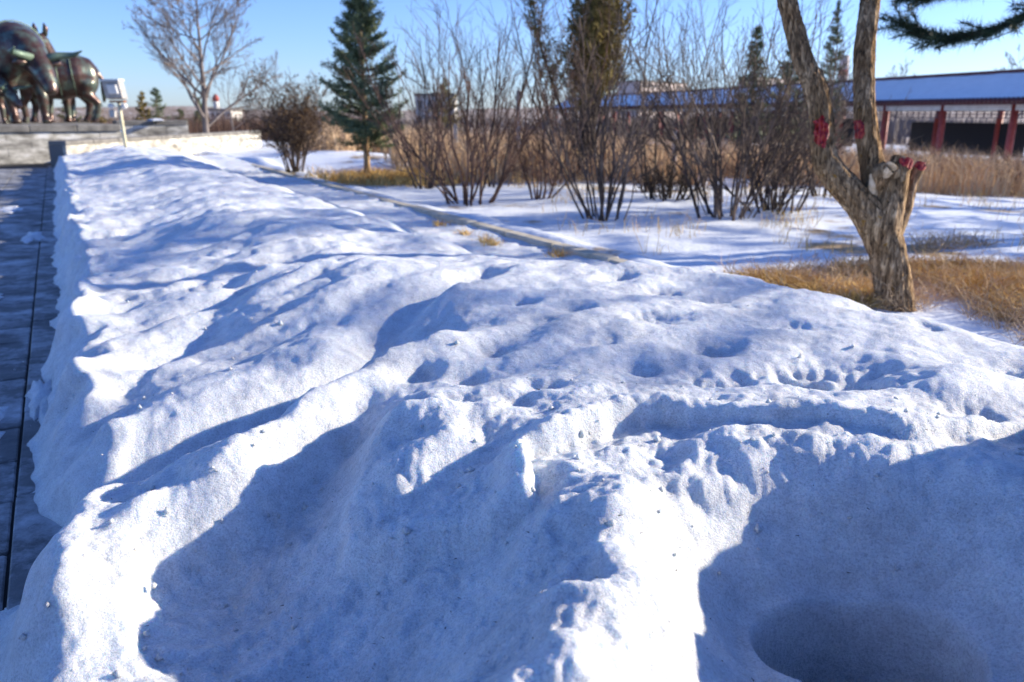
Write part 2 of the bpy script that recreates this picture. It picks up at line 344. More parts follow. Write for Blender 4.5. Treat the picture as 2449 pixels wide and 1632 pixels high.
def bank_height(x, y, corr=True):
    u, v = UV(x, y); r = np.hypot(x, y)
    wob = .15 * perlin(u * 1.1, 0 * u + 3.3, 5) + .07 * perlin(u * 3.1, 0 * u + 1.3, 6) + .025 * perlin(u * 7, 0 * u, 8)
    near = sst(3.0, 1.9, u)
    ve = -.205 + .6 * wob - .09 * sst(6.5, 4.0, u) - .06 * near
    top = .36 + .06 * perlin(u * .7, v * .7, 9)
    z = top * sst(0, .30 + .1 * perlin(u * 2, 0 * u, 12), v - ve)
    z = z + .22 * sst(.1, 1.9, v) + .03 * sst(1.5, 3, v)
    z = z - .01 * sst(5.2, 3.2, u) * sst(1.9, 2.8, v)
    z = z - .09 * sst(3.8, 5.5, u) * sst(1.4, 2.5, v)
    cr = 3.2 - .8 * sst(3.3, 5.2, u) + .15 * perlin(u * .5, 0 * u + 9, 14)
    z = z - .52 * sst(cr, cr + 1.25, v) * (1 - .5 * sst(18, 24, u))
    inb = sst(.02, .3, v - ve)                                       # how far inside the bank
    far = sst(4, 12, u)
    # long melt gullies running down to the paving
    gx = x * .62 + y * .78; gy = -x * .78 + y * .62
    wx = .25 * perlin(x * 1.3, y * 1.3, 21)
    gl = perlin(gx * .9 + wx, gy * 2.6 + wx * 2, 23); gl2 = perlin(gx * 2.2 + wx, gy * 6.0 + wx * 3, 25)
    mid = sst(2.3, 3.6, r)
    z = z + inb * (mid * (.072 * gl + .034 * gl2) * (1 - .62 * sst(.9, 2.2, v)) + .02 * gl2 * (1 - mid))
    # lumps and pits
    z = z + inb * (.05 * fbm(x * 1.1, y * 1.1, 2, 31) + .016 * perlin(x * 4.5, y * 4.5, 33) + .008 * perlin(x * 10, y * 10, 34) + .0045 * perlin(x * 22, y * 22, 35) + .003 * perlin(x * 48, y * 48, 36))
    nr_ = inb * sst(3.2, 2.2, r); z = z + nr_ * (.020 * perlin(gx * 4, gy * 11, 65) + .016 * np.abs(perlin(x * 11, y * 11, 66)) + .004 * perlin(gx * 20, gy * 40, 67) + .0018 * perlin(x * 95, y * 95, 68) + .011 * np.abs(perlin(x * 27, y * 27, 69)))
    z = z + inb * sst(3, 5.5, r) * sst(3.4, 2.4, v) * (.03 * perlin(x * 2.3, y * 2.3, 39) + .022 * perlin(gx * 3.2, gy * 7, 37) + .012 * perlin(x * 7, y * 7, 40))
    pit = np.abs(perlin(x * 6 + .3 * gl, y * 6, 38)); z = z - inb * (.014 - .008 * sst(.8, 1.8, v)) * sst(.22, .55, pit) * sst(1.9, 2.4, r)
    # foreground: trench and its near ridge
    tr = [tuple(q) for q in ((-1.62, 2.45), (-1.29, 2.72), (-.87, 2.97), (-.60, 3.34), (-.36, 3.62))]
    d, t, s = seg_dist(x, y, smooth_pl(tr)); wid = .21 + .05 * perlin(x * 3, y * 3, 41)
    z = z - (.20 - .10 * t) * np.exp(-(d / wid) ** 2 * 1.0) * sst(1.0, .8, t)
    rd = [(-1.22, 2.04), (-.94, 2.19), (-.82, 2.39), (-.71, 2.73), (-.56, 3.13), (-.38, 3.4)]
    d, t, s = seg_dist(x, y, smooth_pl(rd)); ww = np.where(s > 0, .085, .15)
    z = z + (.115 - .045 * t) * np.exp(-(d / ww) ** 2) * (1 + .4 * perlin(x * 5, y * 5, 43)) * sst(1.0, .8, t) * sst(0, .1, t)
    # second, shallower trench further along and a lit tongue between
    tr2 = PL([(190, 980), (330, 860), (470, 790), (600, 715)], .36)
    d, t, s = seg_dist(x, y, tr2); z = z - .06 * np.exp(-(d / .16) ** 2) * inb
    tr3 = PL([(170, 760), (300, 690), (520, 640), (760, 600)], .4)
    d, t, s = seg_dist(x, y, tr3); z = z - .035 * np.exp(-(d / .18) ** 2) * inb
    tr4 = PL([(880, 770), (1020, 705), (1160, 660)], .55)
    d, t, s = seg_dist(x, y, tr4); z = z - .08 * np.exp(-(d / .12) ** 2)
    # foreground ridge catching the sun, the bowl beside it and an unseen right rim, raised out of view to shade both
    rg = [(.42, 2.0), (.28, 1.76), (.19, 1.40), (.06, 1.06), (.0, .8), (-.02, .5)]
    d, t, s = seg_dist(x, y, smooth_pl(rg)); ww = np.where(s > 0, .18, .30)         # side>0: towards +x? (set below)
    amp = .10 + .25 * sst(0, .35, t)
    z = z + amp * np.exp(-(d / ww) ** 2) * (1 + .25 * perlin(x * 6, y * 6, 45)) * sst(0, .15, t) * sst(1, .9, t)
    rim = .36 * sst(.16, .40, x - .64 * y + .06 * perlin(x * 3, y * 3, 46)) * sst(2.5, 2.0, y) * (1 + .8 * perlin(y * 5, 0 * y, 49))
    z = z + rim
    # shelf of harder snow with a broken lip
    lip = PL([(2900, 1090), (2449, 1042), (2280, 1055), (2150, 1078), (1950, 1028), (1750, 1022), (1640, 1000), (1580, 985), (1500, 998), (1400, 1028), (1262, 1072), (1246, 1175), (1175, 1186), (1100, 1164), (960, 1174), (825, 1150), (842, 1080), (885, 1010), (850, 960)], .56)
    d, t, s = seg_dist(x, y, lip); sd = np.where(inside(x, y, lip + [(-4, 7), (9, 7), (9, 3)]), -d, d)                         # + on the near side after sign test
    drop = (.075 - .04 * sst(.2, .8, x)) * sst(.90, .80, t) * sst(-.02, .05, t)
    ragged = .012 * perlin(x * 14, y * 14, 47) + .045 * perlin(x * 5, y * 5, 48)
    sdn = sd + ragged
    face = sst(-.005, .035, sdn) * sst(.75, .25, sdn)
    z = z - drop * face * sst(.92, .82, t)
    z = z + .018 * np.exp(-((sdn + .03) / .05) ** 2) * sst(.92, .82, t)
    # heights surveyed along the foreground crests and hollows
    if corr:
        for (qx, qy), w_ in zip(CTRL_XY, CTRL_W): z = z + w_ * np.exp(-((x - qx) ** 2 + (y - qy) ** 2) / CTRL_S ** 2)
    # clods under the lip
    cl = np.exp(-(((x - .55) / .6) ** 2 + ((y - 2.02) / .22) ** 2)); z = z + cl * (.05 * perlin(x * 6, y * 6, 57) + .025 * perlin(x * 14, y * 14, 58))
    # alcove melted into the bank, with a ledge and bare soil at its foot
    q = np.hypot((x - .80) / .48, (y - 1.50) / .50) + .05 * perlin(x * 4, y * 4, 51) + .015 * perlin(x * 12, y * 12, 50)
    fl = .33 + .04 * perlin(x * 3, y * 3, 53); z = z + (fl - z) * (.75 * sst(1.28, .55, q) + .25 * sst(.95, .55, q))
    q2 = np.hypot((x - .82) / .26, (y - 1.57) / .20) + .06 * perlin(x * 6, y * 6, 52)
    z = z - .03 * sst(1.36, 1.24, q2) * sst(-.8, .6, perlin(x * 5, y * 5, 59)) - .34 * sst(1.02, .74, q2)
    # shallow scoop of the shaded front slope and the sun-struck left shoulder
    
    z = z + .01 * np.exp(-(((x + 1.05) / .16) ** 2 + ((y - 1.75) / .35) ** 2))
    # old footprints and melt dents
    for (px, py, a, b, dep) in DENTS:
        a *= 1.25; b *= 1.25; qx, qy = G(px, py, .58); vd = np.array((qx, qy)) / math.hypot(qx, qy)
        dx, dy = x - qx, y - qy; al = dx * vd[1] - dy * vd[0]; ac = dx * vd[0] + dy * vd[1]
        rr = (al / a) ** 2 + (ac / b) ** 2 + .9 * perlin(x * 8, y * 8, 55) + .5 * perlin(x * 22, y * 22, 56); k = rr < 6
        z = np.where(k, z - 1.5 * dep * np.exp(-np.clip(rr, 0, 9)), z)
    kf = sst(2.6, 3.6, v) * sst(2, 3, u); z = np.maximum(z, kf * (.15 + .08 * perlin(u * .8, 0 * u + 2, 90) + .03 * fbm(x * 3, y * 3, 3, 91)) - (1 - kf))
    # clumps broken off along the paving edge
    edge = np.exp(-((v - ve - .22) / .16) ** 2)
    z = z + edge * (.09 * perlin(u * 3.3, v * 3.3, 61) + .05 * perlin(u * 8, v * 8, 62))
    z = np.where(v < ve, -.06 + .02 * (v - ve), z)
    skirt = .13 * sst(-.42 + wob, -.12, v) * sst(2.75, 2.45, u) * sst(.45, .15, v) * (1 + .5 * perlin(x * 4, y * 4, 63))
    z = np.maximum(z, np.where(skirt > .004, skirt + .004 * perlin(x * 20, y * 20, 64), -.06))
    return z
CTRL = [(-1.26, 2.04, .39), (-1.08, 2.12, .42), (-.96, 2.20, .45), (-.82, 2.42, .51), (-.68, 2.74, .55), (-.50, 3.10, .57), (-.36, 3.32, .57),
        (-1.50, 2.60, .14), (-1.29, 2.72, .16), (-1.08, 2.86, .17), (-.87, 3.0, .20), (-.66, 3.30, .30), (-.48, 3.55, .38), (-1.25, 3.2, .40), (-.85, 3.6, .48), (-1.55, 3.1, .32),
        (-.74, 2.06, .23), (-.66, 2.30, .30), (-.93, 2.0, .25), (-.52, 2.58, .42), (-.55, 1.95, .27), (-.44, 1.68, .22), (-.48, 1.35, .18), (-1.04, 1.85, .36), (-.84, 1.72, .21), (-1.0, 1.55, .26), (-1.22, 1.65, .20), (-.2, 1.3, .34), (-.9, 1.2, .15),
        (.33, 1.87, .58), (.20, 1.55, .59), (.14, 1.30, .62), (.03, 1.03, .62), (0, .8, .62),
        (-.12, 2.05, .51), (-.30, 2.08, .50), (-.36, 2.25, .52), (-.4, 2.5, .54), (-.2, 1.72, .34), (0, 2.5, .56), (.5, 2.4, .60), (1.0, 2.4, .63), (1.5, 2.6, .66), (1.2, 2.1, .61), (.55, 2.12, .58), (.9, 2.08, .60), (.15, 2.10, .56)]
CTRL_S = .24; CTRL_XY = [(a, b) for a, b, c in CTRL]; CTRL_W = np.zeros(len(CTRL))
DENTS = [(2000, 905, .17, .12, .07), (1745, 905, .13, .09, .055), (2070, 880, .07, .05, .02), (1120, 880, .045, .05, .035), (1095, 952, .05, .05, .035),
         (1300, 920, .07, .05, .03), (1240, 960, .05, .05, .025), (1540, 880, .06, .05, .03), (1550, 770, .09, .07, .035), (1590, 700, .08, .08, .03),
         (1380, 740, .07, .07, .03), (1440, 820, .05, .05, .025), (1700, 830, .08, .06, .03), (1880, 790, .08, .06, .03), (2230, 800, .07, .06, .03),
         (2440, 900, .09, .07, .04), (2330, 1000, .09, .05, .03), (1000, 860, .06, .06, .03), (980, 1020, .08, .05, .03), (900, 950, .07, .05, .03),
         (1180, 820, .05, .06, .03), (1250, 720, .06, .09, .03), (1480, 660, .08, .12, .03), (1700, 720, .08, .08, .025), (2050, 740, .08, .07, .02),
         (1010, 960, .05, .04, .02), (1140, 1010, .06, .04, .02), (830, 810, .06, .08, .025)]
_cx = np.array(CTRL_XY); _cz = bank_height(_cx[:, 0], _cx[:, 1], False)
_K = np.exp(-((_cx[:, None] - _cx[None]) ** 2).sum(-1) / CTRL_S ** 2)
CTRL_W = np.linalg.solve(_K + .06 * np.eye(len(CTRL)), np.array([c for a, b, c in CTRL]) - _cz)
print('ctrl residual', np.abs(np.array([c for a, b, c in CTRL]) - _cz).max(), 'w', np.abs(CTRL_W).max())

def polar_sheet(name, r0, r1, nr, a0, a1, na, hfun, keep, material, hdisp=None):
    rr = np.exp(np.linspace(math.log(r0), math.log(r1), nr)); aa = np.radians(np.linspace(a0, a1, na))
    r, a = np.meshgrid(rr, aa, indexing='ij'); x = (r * np.sin(a)); y = (r * np.cos(a))
    z = hfun(x, y); K = keep(x, y, z)
    if hdisp: x, y = hdisp(x, y, z)
    idx = np.arange(nr * na).reshape(nr, na)
    F = np.stack([idx[:-1, :-1], idx[:-1, 1:], idx[1:, 1:], idx[1:, :-1]], -1).reshape(-1, 4)[:, ::-1]
    kk = (K[:-1, :-1] | K[:-1, 1:] | K[1:, 1:] | K[1:, :-1]).reshape(-1); F = F[kk]
    V = np.stack([x, y, z], -1).reshape(-1, 3); used = np.unique(F); mp = np.full(len(V), -1); mp[used] = np.arange(len(used))
    return mesh_np(name, V[used], mp[F], material)
def bank_disp(x, y, z):
    u, v = UV(x, y)
    w = np.exp(-((v - .02) / .2) ** 2) * sst(.02, .12, z)
    k = w * (.09 * perlin(u * 2.6, z * 5, 71) + .03 * perlin(u * 6, z * 9, 72))
    return x + BN[0] * k, y + BN[1] * k
def bank_keep(x, y, z):
    u, v = UV(x, y); return (v > -.75) & (v < 4.36) & (u > -1.5) & (u < 26.0)
bank = polar_sheet('snow_bank', .33, 29, 800, -62, 62, 820, bank_height, bank_keep, M['snow'], bank_disp)
bank['kind'] = 'structure'; bank['label'] = 'long bank of old melting snow piled beside the dark paving'

# ------------------------------------------------------------------ ground beyond the kerb, far plain, plaza
def terrain(x, y):
    w = x * .7 + y * .4
    return .02 - 1.08 * sst(8, 27, w)
def field_height(x, y):
    u, v = UV(x, y); r = np.hypot(x, y)
    z = terrain(x, y) + .05 * fbm(x * .35, y * .35, 3, 81) + .018 * fbm(x * 2, y * 2, 3, 84) * sst(40, 10, r) + .02 * perlin(x * 6, y * 6, 88) * sst(14, 5, r)
    z = z + (.11 + .05 * perlin(u * 1.3, v, 87)) * np.exp(-((v - 4.84 + .2 * perlin(u * .8, 0 * u, 89)) / .26) ** 2)          # snow shouldered against the kerb
    z = z + .38 * np.exp(-((x + 5.2) ** 2 / 6 + (y - 24.5) ** 2 / 8)) + .25 * np.exp(-((x + 3.0) ** 2 / 1.6 + (y - 21) ** 2 / 1.2))
    return z
field = polar_sheet('snow_field', 2.2, 75, 330, -50, 66, 420, field_height, lambda x, y, z: UV(x, y)[1] > 4.47, M['ground'])
field['kind'] = 'structure'; field['label'] = 'thin snow over dead grass beyond the kerb'
ang = np.radians(np.linspace(-180, 180, 145)); rad = np.array([0.5, 20, 60, 74, 110, 200, 500, 1500, 5000.])
rg_, ag_ = np.meshgrid(rad, ang, indexing='ij'); X, Y = rg_ * np.sin(ag_), rg_ * np.cos(ag_)
Z = np.minimum(terrain(X, Y), 0) - .35 - .004 * np.clip(rg_ - 60, 0, 600) * 0
idx = np.arange(X.size).reshape(X.shape); F = np.stack([idx[:-1, :-1], idx[:-1, 1:], idx[1:, 1:], idx[1:, :-1]], -1).reshape(-1, 4)[:, ::-1]
plain = mesh_np('ground', np.stack([X, Y, Z], -1).reshape(-1, 3), F, M['far']); plain['kind'] = 'structure'

# plaza bed under the paving slabs
def quad_uv(mb, u0, u1, v0, v1, z0, z1, bev=0.0):
    c = XY((u0 + u1) / 2, (v0 + v1) / 2); mb.box((c[0], c[1], (z0 + z1) / 2), (v1 - v0, u1 - u0, z1 - z0), BA, bev=bev); return mb
soil = quad_uv(MB(), -2, 26, .32, 4.3, -.3, .06).build('bed_soil', M['soil']); soil['kind'] = 'structure'
plaza = quad_uv(MB(), -4, 34, -16, .31, -.30, -.018).build('plaza_bed', M['joint']); plaza['kind'] = 'structure'
def slab_mesh(w, l):
    o = MB().box((0, 0, -.03), (w, l, .06), bev=.006).build('paving_slab', M['slate']); return o
proto = slab_mesh(.74, .43); proto.parent = plaza
k = 0
for row in range(64):
    for cidx in range(4):
        u = -1.6 + row * .445 + .01 * math.sin(row * 3.7); v = -.345 - .375 - cidx * .752 - (.0 if row % 2 else 0.0)
        if row % 2 and cidx == 3: continue
        o = proto if k == 0 else proto.copy()
        if k: COL.objects.link(o)
        o.parent = plaza; p = XY(u, v); o.location = (p[0], p[1], random.uniform(-.006, .004)); o.rotation_euler = (random.uniform(-.004, .004), random.uniform(-.004, .004), BA + random.uniform(-.006, .006)); k += 1
eproto = MB().box((0, 0, -.03), (.24, 1.06, .06), bev=.006).build('edging_stone', M['slate']); eproto.parent = plaza
for i in range(27):
    o = eproto if i == 0 else eproto.copy()
    if i: COL.objects.link(o)
    o.parent = plaza; p = XY(-1.3 + i * 1.075, -.216); o.location = (p[0], p[1], .008 + random.uniform(-.003, .004)); o.rotation_euler = (0, 0, BA + random.uniform(-.003, .003))
# the rest of the plaza further left
pz = quad_uv(MB(), -4, 34, -16, -3.36, -.017, -.006).build('plaza_surface', M['slate']); pz['kind'] = 'structure'

# kerb along the far side of the bank
kb = empty('kerb', (*XY(0, 4.4), 0)); kb['kind'] = 'structure'
kproto = MB().box((0, 0, 0), (.16, .985, .26), bev=.015).build('kerb_stone', M['kerb']); kproto.parent = kb
kb.location = (0, 0, 0)
for i in range(26):
    o = kproto if i == 0 else kproto.copy()
    if i: COL.objects.link(o)
    o.parent = kb; p = XY(.5 + i * 1.0, 4.42); o.location = (p[0], p[1], .06 + random.uniform(-.008, .008)); o.rotation_euler = (random.uniform(-.01, .01), 0, BA + random.uniform(-.006, .006))

# ------------------------------------------------------------------ snow left on the paving
def snow_patch(u, v, ru, rv, h, seed, label, rz=0):
    nr, na = 12, 40; V = []; 
    for i in range(nr + 1):
        q = i / nr
        for j in range(na):
            a = 2 * math.pi * j / na; k = 1 + .7 * float(perlin(np.array(math.cos(a) * 1.6), np.array(math.sin(a) * 1.6), seed)) + .4 * float(perlin(np.array(math.cos(a) * 5), np.array(math.sin(a) * 5), seed + 2))
            x, y = XY(q * k * ru * math.sin(a), q * k * rv * math.cos(a))
            z = h * (1 - q ** 3) * (1 + .6 * float(perlin(np.array(x * 9.), np.array(y * 9.), seed))) - .004
            V.append((x, y, z if q < .99 else -.006))
    F = [(i * na + j, i * na + (j + 1) % na, (i + 1) * na + (j + 1) % na, (i + 1) * na + j) for i in range(nr) for j in range(na)]
    o = mesh_np('snow_patch', V, F, M['snow']); p = XY(u, v); o.location = (p[0], p[1], .006)
    return tag(o, label, 'snow', 'snow left on the paving')
snow_patch(4.25, -.62, .75, .22, .028, 3, 'broad crust of trodden snow on the dark paving slabs')
snow_patch(4.75, -.245, .42, .085, .045, 5, 'narrow strip of snow on the edging stones against the bank')
snow_patch(3.45, -.60, .16, .08, .035, 8, 'small loaf of snow alone on the paving, nearest the trodden crust')
snow_patch(7.9, -.70, .22, .12, .02, 12, 'thin snow remnant on the paving well beyond the trodden crust')
snow_patch(11.6, -.42, .45, .12, .03, 15, 'long thin snow remnant lying along the distant edging stones')
snow_patch(15.2, -.8, .5, .2, .02, 17, 'flat snow remnant on the paving towards the stone plinth')

# ------------------------------------------------------------------ stone plinth and terrace wall
def block_wall(name, a, b, z0, z1, thick, courses, bl, label, cope=.14, capover=.06, seed=1, z1b=None):
    """a wall of separate blocks from a to b (plan points), face on the right of a->b"""
    rnd = random.Random(seed); a = np.array(a, float); b = np.array(b, float); Ln = np.linalg.norm(b - a); d = (b - a) / Ln; n = np.array((d[1], -d[0])); ang = math.atan2(d[1], d[0])
    root = empty(name, (a[0], a[1], z0), ang); z1b = z1 if z1b is None else z1b
    core = MB().box((Ln / 2, thick / 2 + .02, (z1 - z0 - cope) / 2), (Ln - .02, thick - .04, z1 - z0 - cope - .01)).build('wall_core', M['mortar'], root)
    ch = (z1 - z0 - cope) / courses; protos = {}
    for c in range(courses):
        x = -rnd.uniform(0, bl * .5) if c % 2 else 0.0
        x = 0.0; first = bl * (.5 if c % 2 else 1.0)
        while x < Ln - .05:
            w = min((first if x == 0 else bl) * 1.0, Ln - x); key = (round(w, 2))
            if key not in protos:
                o = MB().box((0, 0, 0), (w - .008, .10, ch - .008), bev=.005).build('stone_block', M['wall'], root); protos[key] = o
            else:
                o = protos[key].copy(); COL.objects.link(o); o.parent = root
            o.location = (x + w / 2, .05 - .03 + rnd.uniform(-.006, .004), ch * (c + .5)); x += w
    x = 0
    while x < Ln - .05:
        w = min(1.3, Ln - x)
        o = MB().box((0, 0, 0), (w - .01, thick + capover, cope), bev=.02).build('coping_stone', M['coping'], root); o.location = (x + w / 2, thick / 2 - capover / 2, z1 - z0 - cope / 2 + .002); x += w
    tag(root, label, 'wall'); return root
pA = np.array((-19.0, 22.2)); pB = np.array((-12.75, 26.9))
block_wall('stone_plinth', pA, pB, -.05, 1.13, 8.0, 4, 1.3, 'pale stained stone plinth carrying the bronze animals', .20, .10, 3)
block_wall('stone_plinth', (-14.2, 29.6), (-12.1, 30.8), -.05, 1.22, 1.6, 4, 1.1, 'stone pedestal block set back beside the plinth, behind the floodlight', .16, .06, 5)
block_wall('terrace_wall', (-12.5, 22.9), (-11.2, 36.6), -.10, .74, .5, 3, 1.4, 'low stone terrace wall behind the snow bank, shrub shadow on it', .12, .05, 7)
sp = snow_patch(0, 0, .9, .25, .07, 31, 'drift of snow lying on top of the set-back pedestal block'); sp.location = (-13.2, 30.6, 1.22)

# ------------------------------------------------------------------ bronze animals
def remesh(o, vox, smooth=True):
    md = o.modifiers.new('r', 'REMESH'); md.mode = 'VOXEL'; md.voxel_size = vox; md.use_smooth_shade = True
    sm = o.modifiers.new('s', 'SMOOTH'); sm.iterations = 6; sm.factor = .5
    dg = bpy.context.evaluated_depsgraph_get(); me = bpy.data.meshes.new_from_object(o.evaluated_get(dg))
    o.modifiers.clear(); old = o.data; o.data = me; bpy.data.meshes.remove(old); return o
def limb(mb, pts, rad, k=10): mb.tube(pts, rad, k)
def animal(name, loc, rz, sc, label, cat, head='low', horns=True, ears=False, bands=3, stocky=1.0, step=0.0):
    """heavy quadruped facing +x, about 1.7 m at the back, before scaling"""
    root = empty(name, loc, rz, sc); mb = MB(); s = stocky
    prof = [(-.98, 1.22, .20), (-.85, 1.26, .40), (-.55, 1.24, .50 * s), (-.1, 1.17, .53 * s), (.35, 1.2, .52 * s), (.7, 1.27, .49), (.92, 1.28, .36), (1.02, 1.27, .18)]
    mb.tube([(x, 0, z) for x, z, r in prof], [r for x, z, r in prof], 18)
    mb.ell((-.68, .2, 1.15), (.36, .26, .48)); mb.ell((-.68, -.2, 1.15), (.36, .26, .48))
    mb.ell((.66, .22, 1.15), (.3, .22, .46)); mb.ell((.66, -.22, 1.15), (.3, .22, .46))
    for (x, y, st) in ((.7, .24, step), (.66, -.24, -step)):
        mb.tube([(x, y, 1.0), (x + .08 * st, y, .62), (x + .02 + .22 * st, y, .48), (x + .05 + .1 * st, y, .14), (x + .10 + .12 * st, y, 0)], [.2, .13, .105, .075, .11], 10)
    for (x, y, st) in ((-.72, .25, -step), (-.7, -.25, step)):
        mb.tube([(x, y, 1.05), (x + .10 + .1 * st, y, .74), (x - .12 + .2 * st, y, .5), (x - .04 + .2 * st, y, .14), (x + .04 + .22 * st, y, 0)], [.27, .19, .105, .08, .11], 10)
    if head == 'low':
        mb.tube([(.85, 0, 1.3), (1.15, 0, 1.16), (1.4, 0, .95)], [.36, .28, .2], 12)
        mb.tube([(1.3, 0, 1.06), (1.5, 0, .84), (1.66, 0, .6), (1.7, 0, .5)], [.21, .19, .13, .10], 12); H = Vector((1.42, 0, 1.0))
    else:
        mb.tube([(.78, 0, 1.32), (1.02, 0, 1.68), (1.18, 0, 2.0)], [.36, .25, .19], 12)
        mb.tube([(1.1, 0, 2.03), (1.32, 0, 1.92), (1.56, 0, 1.66), (1.64, 0, 1.55)], [.15, .17, .115, .085], 12); H = Vector((1.12, 0, 2.1))
        mb.tube([(.72, 0, 1.72), (.9, 0, 1.98), (1.06, 0, 2.16)], [.05, .08, .05], 8)
    mb.tube([(-.98, 0, 1.4), (-1.1, 0, 1.15), (-1.12, 0, .75), (-1.08, 0, .5)], [.06, .06, .09, .03], 8)
    remesh(mb.build('body', M['bronze'], root, True), .035)
    for sd in (-1, 1):
        if ears:
            MB().tube([H + Vector((0, sd * .1, -.02)), H + Vector((-.02, sd * .13, .16)), H + Vector((.02, sd * .12, .28))], [.06, .07, .012], 8).build('ear', M['bronze'], root, True)
        else:
            MB().tube([H + Vector((-.05, sd * .16, .02)), H + Vector((-.07, sd * .34, .04)), H + Vector((-.08, sd * .42, .02))], [.05, .07, .015], 8).build('ear', M['bronze'], root, True)
        if horns:
            MB().tube([H + Vector((-.02, sd * .1, .1)), H + Vector((0, sd * .34, .16)), H + Vector((.16, sd * .52, .18)), H + Vector((.4, sd * .56, .24))], [.075, .065, .045, .01], 8).build('horn', M['patina'], root, True)
    for i in range(bands):
        x = -.42 + i * .34; rr = np.interp(x, [p[0] for p in prof], [p[2] for p in prof]); zz = np.interp(x, [p[0] for p in prof], [p[1] for p in prof])
        pts = [(x + .04 * math.sin(a), (rr + .008) * math.cos(a), zz + (rr + .008) * math.sin(a)) for a in np.linspace(0, 2 * math.pi, 25)]
        MB().tube(pts, .012, 6, False).build('strap', M['patina'], root, True)
    return tag(root, label, cat)
def on_plinth(px, D): q = P(px, 285, D); return (q.x, q.y, 1.132)
animal('bronze_ox', on_plinth(30, 28.4), R(-36), 1.9, 'large bronze ox with strapped barrel body on the plinth', 'statue', 'low', True, False, 4, 1.08, .35)
animal('bronze_horse', on_plinth(172, 32.6), R(-84), 1.52, 'bronze horse with pricked ears facing the snow bank, behind the ox', 'statue', 'high', False, True, 0, .95, .2)
animal('bronze_ox', on_plinth(148, 30.6), R(205), 1.42, 'bronze ox with rounded rump turned away at the plinth corner', 'statue', 'low', True, False, 2, 1.12, .5)
animal('bronze_ox', on_plinth(-52, 26.7), R(-12), 1.0, 'smaller bronze ox calf with lowered horned head at the plinth front', 'statue', 'low', True, False, 0, 1.0, .3)
animal('bronze_horse', on_plinth(-30, 30.2), R(-72), 2.05, 'tall bronze horse with raised neck beside the large ox', 'statue', 'high', False, True, 0, 1.0, .1)

# ------------------------------------------------------------------ floodlight on a leaning post
fb = P(302, 352, 21.6); ft = P(284, 246, 21.5)
fl = empty('floodlight', (fb.x, fb.y, .35))
o0 = Vector((fb.x, fb.y, .35)); tp = ft - o0
MB().tube([(0, 0, 0), tp * .35, tp * .7, tp], .045, 10).build('post', M['pole'], fl, True)
MB().tube([tp * .45, tp * .47 + Vector((-.07, -.03, .02))], .03, 6).build('cable_clip', M['lampwhite'], fl)
MB().box(tp + Vector((-.02, 0, .03)), (.5, .1, .05), R(-20)).build('bracket', M['rust'], fl)
for sx in (-.2, .15): MB().ell(tp + Vector((sx, -.03, -.09)), (.085, .085, .075)).build('lamp_knob', M['lampwhite'], fl, True)
MB().box(tp + Vector((-.2, 0, -.28)), (.16, .12, .2), R(-20), bev=.02).build('ballast_box', M['lampgrey'], fl)
hv = MB(); c = tp + Vector((-.06, .06, .33)); ca, sa = math.cos(R(-12)), math.sin(R(-12))
def frustum(c, w0, h0, w1, h1, dep, tilt=.25):
    v = []
    for (w, h, y) in ((w0, h0, 0), (w1, h1, -dep)):
        for (sx, sz) in ((-1, -1), (1, -1), (1, 1), (-1, 1)):
            x = sx * w / 2; z = sz * h / 2; yy = y - z * tilt; v.append((c[0] + x * ca - yy * sa, c[1] + x * sa + yy * ca, c[2] + z))
    return v, [(0, 3, 2, 1), (4, 5, 6, 7), (0, 1, 5, 4), (1, 2, 6, 5), (2, 3, 7, 6), (3, 0, 4, 7)]
MB().add(*frustum(c, .58, .50, .50, .42, .16)).build('lamp_housing', M['lampgrey'], fl)
MB().add(*frustum(c + Vector((.02, -.165, .01)), .31, .25, .27, .21, .08)).build('rear_cover', M['lampwhite'], fl)
MB().add(*frustum(c + Vector((0, -.02, .245)), .60, .05, .56, .05, .22, 0)).build('visor', M['lampwhite'], fl)
tag(fl, 'grey floodlight seen from behind on a leaning cream post in the snow bank', 'floodlight')

# ------------------------------------------------------------------ woody plants
def grow(segs, p, d, Ln, r, depth, rnd, up=.0, wander=.12, kids=(0, 0), kang=(25, 45), klen=.5, nseg=6, taper=.35, kstart=.2, tips=None, gravity=0.0):
    p = Vector(p); d = Vector(d).normalized(); st = Ln / nseg; pts = [(p.copy(), d.copy(), r)]
    for i in range(nseg):
        d = (d + Vector((rnd.gauss(0, wander), rnd.gauss(0, wander), rnd.gauss(0, wander) + up / nseg - gravity / nseg))).normalized()
        q = p + d * st; r1 = r * (1 - (1 - taper) * (i + 1) / nseg)
        segs.append((tuple(p), tuple(q), pts[-1][2], r1)); p = q; pts.append((p.copy(), d.copy(), r1))
    if tips is not None and depth == 0: tips += [(tuple(q[0]), tuple(q[1])) for q in pts[1:]]
    if depth > 0:
        nk = rnd.randint(kids[depth - 1][0], kids[depth - 1][1])
        for j in range(nk):
            f = kstart + (1 - kstart) * (j + rnd.random()) / nk; i = min(int(f * nseg), nseg - 1); a, dd, rr = pts[i]; b = pts[i + 1][0]; q = a.lerp(b, f * nseg - i)
            ax = dd.orthogonal().normalized(); ax.rotate(Matrix.Rotation(rnd.uniform(0, 2 * math.pi), 3, dd)); nd = dd.copy(); nd.rotate(Matrix.Rotation(R(rnd.uniform(*kang)), 3, ax))
            grow(segs, q, nd, Ln * klen * (1.15 - .6 * f) * rnd.uniform(.7, 1.25), max(rr * .6, r * .18), depth - 1, rnd, up, wander, kids, kang, klen, max(3, nseg - 1), taper, .15, tips, gravity)
def seg_obj(name, segs, m, parent=None, k=3, minr=0.0):
    if minr: segs = [(a, b, max(r0, minr), max(r1, minr * .8)) for a, b, r0, r1 in segs]
    V, F = prisms(segs, k); return mesh_np(name, V, F, m, parent)
